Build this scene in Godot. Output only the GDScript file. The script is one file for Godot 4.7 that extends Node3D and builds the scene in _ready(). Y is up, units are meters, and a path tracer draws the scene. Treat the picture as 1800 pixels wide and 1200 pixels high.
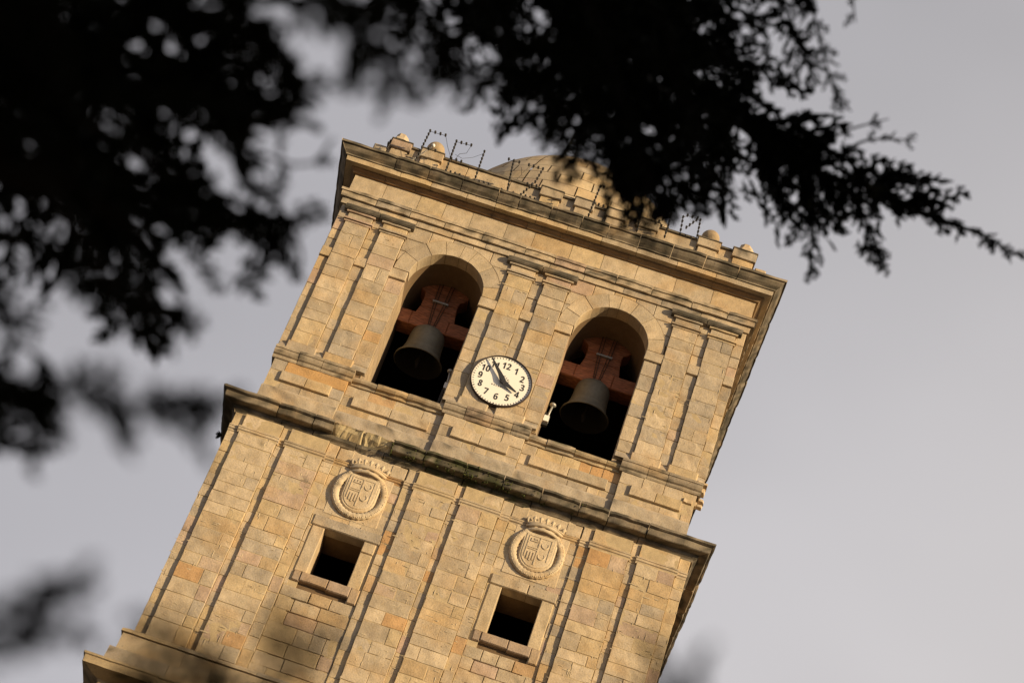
extends Node3D
# A sandstone bell tower seen from under a conifer, low golden sun from the right.
# Facade coordinates: x to the right, y above the clock centre, z out of the belfry wall; the tower's axis stands HB behind that wall.

const GY := 33.85
const HB := 5.65
const LENS := 75.49

var rng := RandomNumberGenerator.new()
var nz := FastNoiseLite.new()
var nf := FastNoiseLite.new()
var used := {}
var M := {}
var tower: Node3D


# ---------------------------------------------------------------- mesh builder
class MB:
	var v := PackedVector3Array()
	var n := PackedVector3Array()
	var c := PackedColorArray()

	func tri(a: Vector3, b: Vector3, d: Vector3, ca: Color, cb: Color, cd: Color) -> void:
		var m := (d - a).cross(b - a)
		if m.length_squared() < 1e-14:
			return
		m = m.normalized()
		v.append_array([a, b, d])
		n.append_array([m, m, m])
		c.append_array([ca, cb, cd])

	func quad(a: Vector3, b: Vector3, d: Vector3, e: Vector3, ca: Color, cb: Color, cd: Color, ce: Color) -> void:
		tri(a, b, d, ca, cb, cd)
		tri(a, d, e, ca, cd, ce)

	func box(lo: Vector3, hi: Vector3, k: Color) -> void:
		var p: Array[Vector3] = []
		for i in 8:
			p.append(Vector3(hi.x if i & 1 else lo.x, hi.y if i & 2 else lo.y, hi.z if i & 4 else lo.z))
		for f in [[6, 7, 5, 4], [3, 2, 0, 1], [7, 3, 1, 5], [2, 6, 4, 0], [2, 3, 7, 6], [4, 5, 1, 0]]:
			quad(p[f[0]], p[f[1]], p[f[2]], p[f[3]], k, k, k, k)

	# a tube with a radius at each point; closed ends
	func tube(pts: Array, radii: Array, sides: int, k: Color) -> void:
		var rings := []
		var up := Vector3.UP
		for i in pts.size():
			var t: Vector3 = (pts[mini(i + 1, pts.size() - 1)] - pts[maxi(i - 1, 0)]).normalized()
			if absf(t.dot(up)) > 0.95:
				up = Vector3.RIGHT if absf(t.x) < 0.9 else Vector3.BACK
			var s := t.cross(up).normalized()
			up = s.cross(t).normalized()
			var ring: Array[Vector3] = []
			for j in sides:
				var a := TAU * j / sides
				ring.append(pts[i] + (s * cos(a) + up * sin(a)) * float(radii[i]))
			rings.append(ring)
		for i in pts.size() - 1:
			for j in sides:
				var q := (j + 1) % sides
				quad(rings[i][j], rings[i + 1][j], rings[i + 1][q], rings[i][q], k, k, k, k)
		for e in [0, pts.size() - 1]:
			for j in sides:
				var q := (j + 1) % sides
				if e == 0:
					tri(pts[0], rings[0][j], rings[0][q], k, k, k)
				else:
					tri(pts[e], rings[e][q], rings[e][j], k, k, k)

	# solid of revolution about the y axis through o; profile of (radius, y), from the top down
	func lathe(o: Vector3, prof: Array, sides: int, k: Color, k2: Color) -> void:
		for i in prof.size() - 1:
			for j in sides:
				var a := TAU * j / sides
				var b := TAU * (j + 1) / sides
				var p0: Vector2 = prof[i]
				var p1: Vector2 = prof[i + 1]
				var da := Vector3(sin(a), 0, cos(a))
				var db := Vector3(sin(b), 0, cos(b))
				quad(o + da * p0.x + Vector3(0, p0.y, 0), o + db * p0.x + Vector3(0, p0.y, 0), o + db * p1.x + Vector3(0, p1.y, 0), o + da * p1.x + Vector3(0, p1.y, 0), k, k, k2, k2)

	func mesh(smooth := false) -> ArrayMesh:
		if smooth:
			var sum := {}
			for i in v.size():
				var key := Vector3i((v[i] * 4000.0).round())
				sum[key] = sum.get(key, Vector3.ZERO) + n[i]
			for i in v.size():
				n[i] = (sum[Vector3i((v[i] * 4000.0).round())] as Vector3).normalized()
		var a := []
		a.resize(Mesh.ARRAY_MAX)
		a[Mesh.ARRAY_VERTEX] = v
		a[Mesh.ARRAY_NORMAL] = n
		a[Mesh.ARRAY_COLOR] = c
		var m := ArrayMesh.new()
		m.add_surface_from_arrays(Mesh.PRIMITIVE_TRIANGLES, a)
		return m


# ---------------------------------------------------------------- naming
func numbered(parent: Node, called: String) -> String:
	var key := str(parent.get_instance_id()) + called
	var k: int = used.get(key, 0)
	used[key] = k + 1
	return called if k == 0 else "%s_%03d" % [called, k]


func put(called: String, mesh: Mesh, mat: Material, parent: Node, at := Vector3.ZERO) -> MeshInstance3D:
	var o := MeshInstance3D.new()
	o.name = numbered(parent, called)
	o.mesh = mesh
	if mat:
		o.material_override = mat
	o.position = at
	parent.add_child(o, true)
	return o


func node(called: String, parent: Node, at := Vector3.ZERO) -> Node3D:
	var o := Node3D.new()
	o.name = numbered(parent, called)
	o.position = at
	parent.add_child(o, true)
	return o


func thing(called: String, label: String, category: String, at := Vector3.ZERO, group := "") -> Node3D:
	var o := node(called, self, at)
	o.set_meta("label", label)
	o.set_meta("category", category)
	if group:
		o.set_meta("group", group)
	return o


# ---------------------------------------------------------------- stone
const CREAM := Color(0.56, 0.445, 0.305)
const BEIGE := Color(0.47, 0.378, 0.265)
const GREYISH := Color(0.415, 0.345, 0.262)
const OCHRE := Color(0.52, 0.37, 0.205)
const ORANGE := Color(0.50, 0.30, 0.14)
const PINK := Color(0.49, 0.355, 0.265)
const YELLOW := Color(0.56, 0.425, 0.25)
const LICHEN := Color(0.06, 0.052, 0.036)
const MOSS := Color(0.042, 0.044, 0.012)

var accents := []


func tint(kind: int, x := 99.0, y := 99.0) -> Color:
	for a in accents:
		if absf(x - a[0]) < a[2] and absf(y - a[1]) < a[3]:
			return a[4]
	var r := rng.randf()
	var k := CREAM
	if kind == 0:      # belfry: greyer and paler
		k = BEIGE if r < 0.36 else GREYISH if r < 0.62 else CREAM if r < 0.84 else YELLOW if r < 0.92 else OCHRE if r < 0.96 else PINK
	elif kind == 1:    # lower stage: cream and yellow, some orange
		k = CREAM if r < 0.36 else BEIGE if r < 0.56 else YELLOW if r < 0.72 else GREYISH if r < 0.83 else OCHRE if r < 0.91 else PINK if r < 0.975 else ORANGE
	elif kind == 4:    # long weathered mouldings
		return GREYISH.lerp(BEIGE, rng.randf()) * rng.randf_range(0.55, 0.85)
	elif kind == 3:    # soffit stones, rust-brown with their shade put into the tint
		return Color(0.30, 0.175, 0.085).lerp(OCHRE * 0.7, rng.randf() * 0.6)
	elif kind == 2:    # clean frieze blocks
		k = CREAM if r < 0.45 else YELLOW if r < 0.68 else BEIGE if r < 0.84 else OCHRE if r < 0.94 else ORANGE
	var t := CREAM.lerp(k, rng.randf_range(0.6, 1.05))
	return t * rng.randf_range(0.88, 1.05)


# colour of one vertex: blotches, lichen (weather 0..1) and moss (0..1)
func shade(p: Vector3, k: Color, weather := 0.0, moss := 0.0) -> Color:
	var a := nz.get_noise_3d(p.x * 14, p.y * 14, p.z * 14)
	var b := nf.get_noise_3d(p.x * 30, p.y * 30, p.z * 30)
	var o := k * (1.0 + 0.2 * a + 0.08 * b)
	var run := nz.get_noise_3d(p.x * 34, p.y * 5 + 20, p.z * 34)   # rain streaks and soot
	if run > 0.12:
		o = o.lerp(o * Color(0.66, 0.6, 0.54), clampf((run - 0.12) * 1.6, 0, 0.4))
	var st := nz.get_noise_3d(p.x * 8 + 90, p.y * 11, p.z * 8)
	if st > 0.12:   # iron staining
		o = o.lerp(Color(0.50, 0.31, 0.13) * (0.6 + k.g), clampf((st - 0.12) * 1.4, 0, 0.35))
	if weather > 0.0:
		var w := clampf((nz.get_noise_3d(p.x * 26 + 40, p.y * 26, p.z * 26) + 0.6 * nf.get_noise_3d(p.x * 60, p.y * 60 + 9, p.z * 60)) * 1.6 + weather * 1.5 - 0.7, 0.0, 1.0)
		o = o.lerp(LICHEN, w * 0.9)
	if moss > 0.0:
		var w := clampf((nz.get_noise_3d(p.x * 20, p.y * 20 + 70, p.z * 20) + 0.5 * b) * 2.0 + moss * 1.6 - 0.7, 0.0, 1.0)
		o = o.lerp(MOSS, w)
	o.a = 1.0
	return o


func wob(p: Vector3, s: float) -> Vector3:
	return Vector3(nf.get_noise_3d(p.x * 25, p.y * 25, p.z * 25 + 5), nf.get_noise_3d(p.x * 25 + 31, p.y * 25, p.z * 25), nf.get_noise_3d(p.x * 25, p.y * 25 + 17, p.z * 25)) * s


# a worn rectangular block, w x h, its back at z 0 and its face at z d; o is where it will stand (for the noise)
func block_mesh(o: Vector3, w: float, h: float, d: float, k: Color, c := 0.014, rough := 0.008, weather := 0.0, moss := 0.0) -> ArrayMesh:
	var b := MB.new()
	c = minf(c, minf(w, h) * 0.2)
	var fine := 0.09 if rough > 0.02 else 0.15
	var nx := clampi(int(w / fine), 1, 7)
	var ny := clampi(int(h / fine), 1, 4)
	var xs := [-w / 2, -w / 2]
	var zx := [0.0, d - c]
	for i in nx + 1:
		xs.append(lerpf(-w / 2 + c, w / 2 - c, float(i) / nx))
		zx.append(d)
	xs.append_array([w / 2, w / 2])
	zx.append_array([d - c, 0.0])
	var ys := [h / 2, h / 2]
	var zy := [0.0, d - c]
	for i in ny + 1:
		ys.append(lerpf(h / 2 - c, -h / 2 + c, float(i) / ny))
		zy.append(d)
	ys.append_array([-h / 2, -h / 2])
	zy.append_array([d - c, 0.0])
	var P := []
	var C := []
	for j in ys.size():
		for i in xs.size():
			var z := minf(zx[i], zy[j])
			var q := Vector3(xs[i], ys[j], z)
			var e := wob(o + q, rough)
			if z <= 0.0:
				e = Vector3(e.x, e.y, 0)
			elif z < d:
				e = Vector3(e.x, e.y, e.z - rough)
			q += e
			P.append(q)
			C.append(shade(o + q, k, weather, moss))
	var m := xs.size()
	for j in ys.size() - 1:
		for i in m - 1:
			var a := j * m + i
			b.quad(P[a], P[a + 1], P[a + m + 1], P[a + m], C[a], C[a + 1], C[a + m + 1], C[a + m])
	return b.mesh()


# stone from a polygon in the facade plane, between z0 and z1
func poly_mesh(poly: PackedVector2Array, z0: float, z1: float, k: Color, c := 0.014, weather := 0.0, rough := 0.006) -> ArrayMesh:
	var b := MB.new()
	if not Geometry2D.is_polygon_clockwise(poly):
		poly = poly.duplicate()
		poly.reverse()
	# is_polygon_clockwise takes y down; here y is up, so the order is now counter-clockwise seen from the front: flip
	poly.reverse()
	var cnt := poly.size()
	var inn := PackedVector2Array()
	var area := 0.0
	for i in cnt:
		area += poly[i].cross(poly[(i + 1) % cnt])
	var sg := -1.0 if area < 0 else 1.0   # clockwise seen with y up has negative area
	for i in cnt:
		var p := poly[i]
		var d0 := (p - poly[(i + cnt - 1) % cnt]).normalized()
		var d1 := (poly[(i + 1) % cnt] - p).normalized()
		var n0 := Vector2(-d0.y, d0.x) * sg
		var n1 := Vector2(-d1.y, d1.x) * sg
		var nn := n0 + n1
		nn = nn / maxf(nn.length_squared() * 0.5, 0.3)
		inn.append(p + nn * c)
	if sg > 0:
		poly.reverse()
		inn.reverse()
	var f := func(p: Vector2, z: float) -> Vector3:
		var q := Vector3(p.x, p.y, z)
		return q + wob(q, rough) * (1.0 if z > z0 else 0.0)
	var ids := Geometry2D.triangulate_polygon(inn)
	for i in range(0, ids.size(), 3):
		var p0: Vector3 = f.call(inn[ids[i]], z1)
		var p1: Vector3 = f.call(inn[ids[i + 1]], z1)
		var p2: Vector3 = f.call(inn[ids[i + 2]], z1)
		if (p2 - p0).cross(p1 - p0).z < 0:
			var t := p1
			p1 = p2
			p2 = t
		b.tri(p0, p1, p2, shade(p0, k, weather), shade(p1, k, weather), shade(p2, k, weather))
	for i in cnt:
		var j := (i + 1) % cnt
		var a0: Vector3 = f.call(inn[i], z1)
		var a1: Vector3 = f.call(inn[j], z1)
		var b0: Vector3 = f.call(poly[i], z1 - c)
		var b1: Vector3 = f.call(poly[j], z1 - c)
		var c0 := Vector3(b0.x, b0.y, z0)
		var c1 := Vector3(b1.x, b1.y, z0)
		b.quad(b0, b1, a1, a0, shade(b0, k, weather), shade(b1, k, weather), shade(a1, k, weather), shade(a0, k, weather))
		b.quad(c0, c1, b1, b0, shade(c0, k, weather), shade(c1, k, weather), shade(b1, k, weather), shade(b0, k, weather))
	return b.mesh()


func rect(x0: float, y0: float, x1: float, y1: float) -> PackedVector2Array:
	return PackedVector2Array([Vector2(x0, y0), Vector2(x1, y0), Vector2(x1, y1), Vector2(x0, y1)])


# a stone block of the facade, x0..x1, y0..y1, from z0 to z1 (facade coordinates), child of part
func stone(called: String, part: Node, x0: float, y0: float, x1: float, y1: float, z0: float, z1: float, k: Color, c := 0.014, rough := 0.008, weather := 0.0, moss := 0.0) -> MeshInstance3D:
	var o := Vector3((x0 + x1) / 2, (y0 + y1) / 2, z0)
	return put(called, block_mesh(o, x1 - x0, y1 - y0, z1 - z0, k, c, rough, weather, moss), M.stone, part, o)


# a moulded stone between a and b along x; prof is a closed outline of (o, y), o measured out of the wall; corner: -1 / 1 mitred at that end
func moulded(prof: Array, a: float, b: float, k: Color, mitre_a := false, mitre_b := false, weather := 0.0, moss := 0.0, rough := 0.01, step := 0.14) -> ArrayMesh:
	var m := MB.new()
	var pr := []
	for i in prof.size():
		var p: Vector2 = prof[i]
		var q: Vector2 = prof[(i + 1) % prof.size()]
		pr.append(p)
		var cuts := int(p.distance_to(q) / 0.16) if p.x > -0.05 or q.x > -0.05 else 0
		for t in cuts:
			pr.append(p.lerp(q, float(t + 1) / (cuts + 1)))
	var seg := maxi(1, int(absf(b - a) / step))
	var P := []
	var C := []
	var ymin := 1e9
	var ymax := -1e9
	for p in pr:
		ymin = minf(ymin, p.y)
		ymax = maxf(ymax, p.y)
	for i in seg + 1:
		var t := float(i) / seg
		var row := []
		var rc := []
		for p in pr:
			var xa: float = a - p.x if mitre_a else a
			var xb: float = b + p.x if mitre_b else b
			var q := Vector3(lerpf(xa, xb, t), p.y, p.x)
			var worn := (0.35 if (i == 0 and not mitre_a) or (i == seg and not mitre_b) else 0.0)
			if p.x > -0.02:
				q += wob(q, rough) - Vector3(0, 0, 1) * rough * worn * (0.5 + rng.randf()) * 2.0
			row.append(q)
			rc.append(shade(q + Vector3(0, 0, 0.3), k, weather * (0.85 + 0.5 * (p.y - ymin) / (ymax - ymin)), moss))
		P.append(row)
		C.append(rc)
	var cnt := pr.size()
	for i in seg:
		for j in cnt:
			var e := (j + 1) % cnt
			m.quad(P[i][j], P[i + 1][j], P[i + 1][e], P[i][e], C[i][j], C[i + 1][j], C[i + 1][e], C[i][e])
	var flat := PackedVector2Array(pr)
	var ids := Geometry2D.triangulate_polygon(flat)
	for i in range(0, ids.size(), 3):
		m.tri(P[0][ids[i]], P[0][ids[i + 1]], P[0][ids[i + 2]], C[0][ids[i]], C[0][ids[i + 1]], C[0][ids[i + 2]])
		m.tri(P[seg][ids[i]], P[seg][ids[i + 2]], P[seg][ids[i + 1]], C[seg][ids[i]], C[seg][ids[i + 2]], C[seg][ids[i + 1]])
	return m.mesh()


# a course of moulded stones round the tower; front stones w0..w1 wide
func course(called: String, part_name: String, prof: Array, w0: float, w1: float, kind: int, weather := 0.0, rough := 0.008, mossy := false, half := HB, skip := []) -> void:
	for side in 4:
		var part := node(part_name, tower, Vector3(0, GY, 0))
		part.rotation.y = side * PI / 2
		var x := -half
		var lw := w0 if side == 0 else (w0 * 1.7 if side == 1 else half)
		var hw := w1 if side == 0 else (w1 * 1.7 if side == 1 else half)
		while x < half - 0.01:
			var e := x + rng.randf_range(lw, hw)
			if e > half - lw * 0.6:
				e = half
			var gone := false
			for s in skip:
				if side == 0 and x < s[0] - 0.01 and e > s[0]:
					e = s[0]
				elif side == 0 and absf(x - s[0]) < 0.011:
					e = s[1]
					gone = true
			if not gone:
				var y: float = prof[0].y
				var k := tint(kind, (x + e) / 2 if side == 0 else 99.0, y)
				var ms := 0.0
				if mossy and side == 0:
					ms = clampf(1.0 - absf((x + e) / 2 + 0.2) / 2.6, 0.0, 1.0) * 0.8
				var ma := x <= -half + 0.001
				var mb := e >= half - 0.001
				var jit := rng.randf_range(-0.5, 0.6) * rough
				var gp := 0.003 + rough * 0.35
				var mesh := moulded(prof, x if ma else x + gp, e if mb else e - gp, k, ma, mb, weather * rng.randf_range(0.75, 1.2) + ms * 0.5, ms, rough)
				put(called, mesh, M.stone, part, Vector3(0, 0, HB + jit))
			x = e


# strips of coursed ashlar: courses [y...], each strip [x0, x1, z face, chance of splitting]
func ashlar(called: String, part: Node, ys: Array, strips: Array, kind: int, holes: Array, proud := 0.015) -> void:
	for i in ys.size() - 1:
		for s in strips:
			var x: float = s[0]
			while x < s[1] - 0.001:
				var left: float = s[1] - x
				var w := left
				if left > 0.55 and rng.randf() < s[3]:
					w = clampf(rng.randf_range(0.30, 0.78), 0.2, left)
					if left - w < 0.22:
						w = left
				var x1 := x + w
				var y0: float = ys[i + 1]
				var y1: float = ys[i]
				var cut := false
				for h in holes:
					if x < h[1] and x1 > h[0] and y0 < h[3] and y1 > h[2]:
						cut = true
				if not cut:
					var k := tint(kind, (x + x1) / 2, (y0 + y1) / 2)
					var z: float = s[2] + rng.randf_range(-0.002, proud)
					var g := rng.randf_range(0.0008, 0.004) if rng.randf() < 0.75 else rng.randf_range(0.006, 0.013)
					stone(called, part, x + g, y0 + g, x1 - g, y1 - g, s[2] - 0.12, z, k, rng.randf_range(0.004, 0.014), 0.022 if x > 3.6 and y0 > -0.9 and y0 < 1.9 and s[2] < 0.1 and rng.randf() < 0.6 else 0.015, 0.16 if rng.randf() < 0.1 else 0.0)
				x = x1


# the mortar that the stones of some strips sit in
func bed(part: Node, strips: Array, y0: float, y1: float, back: float) -> void:
	for s in strips:
		var b := MB.new()
		b.box(Vector3(s[0] + 0.006, y0, back), Vector3(s[1] - 0.006, y1, s[2] - 0.003), Color.WHITE)
		put("mortar_bed", b.mesh(), M.mortar, part)


# rags of pale pointing left over the joints: one irregular skin of small patches
func pointing(part: Node, x0: float, x1: float, y0: float, y1: float, z: float, n: int) -> void:
	var b := MB.new()
	for i in n:
		var x := rng.randf_range(x0, x1)
		var y := rng.randf_range(y0, y1)
		var flat := rng.randf() < 0.7
		var l := rng.randf_range(0.04, 0.16)
		var h := rng.randf_range(0.008, 0.022)
		if not flat:
			var t := l
			l = h
			h = t
		var pts := []
		for j in 7:
			var a := TAU * j / 7.0
			pts.append(Vector3(x + cos(a) * l * rng.randf_range(0.4, 1.0), y + sin(a) * h * rng.randf_range(0.5, 1.1), z - 0.004))
		var k := Color(0.56, 0.45, 0.30)
		for j in 7:
			b.tri(Vector3(x, y, z + 0.004), pts[(j + 1) % 7], pts[j], k, k, k)
	var o := put("pointing", b.mesh(), M.stone, part)
	o.set_meta("kind", "stuff")


func courses(top: float, bottom: float, lo: float, hi: float) -> Array:
	var out := [top]
	var y := top
	while y > bottom + 0.01:
		y -= rng.randf_range(lo, hi)
		if y < bottom + lo * 0.7:
			y = bottom
		out.append(y)
	return out


# ---------------------------------------------------------------- materials
func noise_image(seed_: int, freq: float, size: int, octaves := 4, type := FastNoiseLite.TYPE_SIMPLEX_SMOOTH) -> Image:
	var f := FastNoiseLite.new()
	f.seed = seed_
	f.frequency = freq
	f.noise_type = type
	f.fractal_octaves = octaves
	return f.get_seamless_image(size, size)


func stone_textures() -> void:
	var s := 768
	var a := noise_image(3, 0.006, s, 4).get_data()
	var b := noise_image(8, 0.05, s, 4).get_data()
	var pit := noise_image(5, 0.035, s, 3).get_data()
	var vein := noise_image(11, 0.012, s, 3).get_data()
	var col := PackedByteArray()
	col.resize(s * s * 3)
	var hgt := PackedByteArray()
	hgt.resize(s * s)
	for i in s * s:
		var v := 0.93 + (a[i] - 128) * 0.0006 + (b[i] - 128) * 0.0006
		var dark := maxf(0.0, (float(pit[i]) - 196.0) / 40.0)
		v -= minf(dark, 1.0) * 0.30
		var ve := absf(float(vein[i]) - 128.0)
		if ve < 3.0:
			v -= 0.05
		var warm := (a[(i * 7 + 3000) % (s * s)] - 128) * 0.0004
		col[i * 3] = int(clampf((v + warm * 0.3) * 255.0, 0, 255))
		col[i * 3 + 1] = int(clampf(v * 255.0, 0, 255))
		col[i * 3 + 2] = int(clampf((v - warm * 0.8) * 255.0, 0, 255))
		hgt[i] = int(clampf(128.0 + (b[i] - 128) * 0.45 + (a[i] - 128) * 0.6 - minf(dark, 1.0) * 70.0, 0, 255))
	var im := Image.create_from_data(s, s, false, Image.FORMAT_RGB8, col)
	var hi := Image.create_from_data(s, s, false, Image.FORMAT_L8, hgt)
	hi.convert(Image.FORMAT_RGBA8)
	hi.bump_map_to_normal_map(3.0)
	M.stone_tex = ImageTexture.create_from_image(im)
	M.stone_norm = ImageTexture.create_from_image(hi)


func mat(k: Color, rough := 0.9, vertex := false, metal := 0.0) -> StandardMaterial3D:
	var m := StandardMaterial3D.new()
	m.albedo_color = k.linear_to_srgb()
	m.roughness = rough
	m.metallic = metal
	m.vertex_color_use_as_albedo = vertex
	return m


func triplanar(m: StandardMaterial3D, tex: Texture2D, norm: Texture2D, scale_: float, strength := 1.0) -> void:
	m.albedo_texture = tex
	if norm:
		m.normal_enabled = true
		m.normal_texture = norm
		m.normal_scale = strength
	m.uv1_triplanar = true
	m.uv1_world_triplanar = true
	m.uv1_scale = Vector3.ONE * scale_


func materials() -> void:
	stone_textures()
	M.stone = mat(Color(1.22, 1.22, 1.22), 0.93, true)
	M.stone.albedo_color = Color(1, 1, 1)
	triplanar(M.stone, M.stone_tex, M.stone_norm, 0.45, 1.0)
	M.mortar = mat(Color(0.50, 0.385, 0.23), 0.95)
	triplanar(M.mortar, M.stone_tex, M.stone_norm, 0.7, 0.8)
	M.shade_stone = mat(Color(0.17, 0.11, 0.06), 0.95)  # wall stone darkened: shade of arch and window insides put into its colour
	triplanar(M.shade_stone, M.stone_tex, M.stone_norm, 0.6, 0.8)
	M.chamber_shade = mat(Color(0.035, 0.025, 0.018), 0.9)  # near-black that stands for the unlit chambers
	var grain := noise_image(21, 0.02, 256, 4)
	grain.convert(Image.FORMAT_RGB8)
	var gd := grain.get_data()
	for i in gd.size():
		gd[i] = 150 + gd[i] * 2 / 5
	M.wood = mat(Color(0.56, 0.215, 0.105), 0.75, true)
	triplanar(M.wood, ImageTexture.create_from_image(Image.create_from_data(256, 256, false, Image.FORMAT_RGB8, gd)), M.stone_norm, 1.0, 0.5)
	M.wood.uv1_scale = Vector3(0.8, 4.0, 2.0)
	M.bronze = mat(Color(0.225, 0.205, 0.155), 0.6, true, 0.25)
	triplanar(M.bronze, M.stone_tex, M.stone_norm, 1.2, 0.6)
	M.inner_shade = mat(Color(0.012, 0.011, 0.01), 1.0)  # black that paints the shade inside the bells
	M.iron = mat(Color(0.02, 0.018, 0.016), 0.65, false, 0.3)
	M.rust = mat(Color(0.05, 0.028, 0.018), 0.85)
	M.grey_metal = mat(Color(0.34, 0.34, 0.33), 0.5, false, 0.5)
	M.white_metal = mat(Color(0.7, 0.7, 0.68), 0.5)
	M.dial = mat(Color(0.80, 0.765, 0.69), 0.5)
	M.black = mat(Color(0.018, 0.017, 0.018), 0.55)
	M.bulb = mat(Color(0.03, 0.028, 0.028), 0.5)
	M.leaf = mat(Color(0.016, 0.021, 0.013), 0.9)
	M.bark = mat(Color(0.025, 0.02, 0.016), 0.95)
	M.ground = mat(Color(0.075, 0.066, 0.055), 0.95)
	triplanar(M.ground, M.stone_tex, null, 0.25)


# ---------------------------------------------------------------- sky, sun, camera
func sky_image() -> Image:
	var w := 512
	var h := 256
	var f := FastNoiseLite.new()
	f.seed = 4
	f.frequency = 1.0
	f.fractal_octaves = 4
	var im := Image.create(w, h, false, Image.FORMAT_RGBF)
	for j in h:
		var el := PI * (0.5 - (j + 0.5) / h)
		for i in w:
			var az := TAU * (i + 0.5) / w   # the panorama's left edge looks along -z
			var d := Vector3(sin(az) * cos(el), sin(el), -cos(az) * cos(el))
			var v := clampf(0.558 + 0.235 * d.x - 0.30 * d.y, 0.22, 0.55)
			v += 0.05 * f.get_noise_3d(d.x * 2.6, d.y * 5.0, d.z * 2.6) + 0.015 * f.get_noise_3d(d.x * 5, d.y * 9, d.z * 5)
			var k := Color(v * 1.0, v * 0.98, v * 1.045)
			k = k.lerp(Color(v * 1.035, v * 0.985, v * 0.97), clampf(d.x * 2.2 + 0.75 - d.y * 0.9, 0, 1))
			if el < 0.0:
				k = Color(0.16, 0.14, 0.12)
			im.set_pixel(i, j, k)
	return im


func _ready() -> void:
	rng.seed = 20240
	nz.seed = 2
	nz.frequency = 0.1
	nf.seed = 9
	nf.frequency = 0.1
	# camera
	var cam := Camera3D.new()
	cam.name = "camera"
	cam.fov = 18.0638
	cam.near = 0.05
	cam.far = 4000.0
	var at := CameraAttributesPhysical.new()
	at.frustum_focal_length = LENS
	at.frustum_focus_distance = 55.0
	at.exposure_aperture = 9.0
	at.frustum_near = 0.05
	at.frustum_far = 4000.0
	cam.attributes = at
	cam.position = Vector3(3.0146, 1.6205, 43.8709)
	cam.basis = Basis(Vector3.UP, deg_to_rad(4.07197)) * Basis(Vector3.RIGHT, deg_to_rad(37.41008)) * Basis(Vector3.BACK, deg_to_rad(20.47454))
	add_child(cam)
	# sky and exposure
	var we := WorldEnvironment.new()
	we.name = "world_environment"
	var env := Environment.new()
	env.background_mode = Environment.BG_SKY
	var sky := Sky.new()
	var pano := PanoramaSkyMaterial.new()
	pano.panorama = ImageTexture.create_from_image(sky_image())
	sky.sky_material = pano
	env.sky = sky
	env.tonemap_mode = Environment.TONE_MAPPER_LINEAR
	env.tonemap_exposure = 1.34
	env.sdfgi_enabled = true
	env.ssao_enabled = true
	env.ssil_enabled = true
	we.environment = env
	add_child(we)
	# low sun from the right, behind the photographer
	var sun := DirectionalLight3D.new()
	sun.name = "sun"
	sun.light_color = Color(1.0, 0.888, 0.695)
	sun.light_energy = 1.6
	sun.light_angular_distance = 0.6
	sun.shadow_enabled = true
	var sd := Vector3(sin(deg_to_rad(57)) * cos(deg_to_rad(13)), sin(deg_to_rad(13)), cos(deg_to_rad(57)) * cos(deg_to_rad(13)))
	sun.basis = Basis.looking_at(-sd, Vector3.UP)
	add_child(sun)

	materials()
	accents = [
		[-4.1, -1.65, 0.42, 0.2, Color(0.52, 0.31, 0.13)], [-2.9, -1.7, 0.3, 0.15, Color(0.5, 0.33, 0.18)], [-1.4, 4.85, 0.45, 0.3, Color(0.54, 0.30, 0.11)], [-2.1, 4.85, 0.3, 0.3, Color(0.55, 0.40, 0.18)],
		[0.6, 4.85, 0.55, 0.3, Color(0.54, 0.28, 0.08)], [-1.2, -5.6, 0.2, 0.35, ORANGE], [3.0, -1.6, 0.4, 0.15, ORANGE], [2.2, -1.55, 0.5, 0.2, YELLOW], [-3.6, 0.2, 0.2, 0.2, Color(0.5, 0.32, 0.16)],
		[4.55, 3.0, 0.12, 0.4, ORANGE], [3.4, -4.4, 0.4, 0.3, ORANGE], [4.1, -4.9, 0.5, 0.25, OCHRE],
	]
	build_ground()
	build_tower()
	build_clock()
	build_bells()
	build_letters()
	build_small_things()
	build_tree()


func build_ground() -> void:
	var pm := PlaneMesh.new()
	pm.size = Vector2(3000, 3000)
	var g := put("ground", pm, M.ground, self)
	g.set_meta("kind", "structure")
	g.set_meta("label", "pale paved ground around the foot of the tower")


# ---------------------------------------------------------------- the tower
const BX := 2.268       # belfry opening centre
const BW := 1.015       # its half width
const BS := 2.52        # springing of its arch
const SILL := -1.22

func csg_box(parent: Node, lo: Vector3, hi: Vector3, cut := false, m: Material = null) -> void:
	var b := CSGBox3D.new()
	b.size = hi - lo
	b.position = (lo + hi) / 2
	if cut:
		b.operation = CSGShape3D.OPERATION_SUBTRACTION
	b.material = m
	parent.add_child(b)


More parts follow.
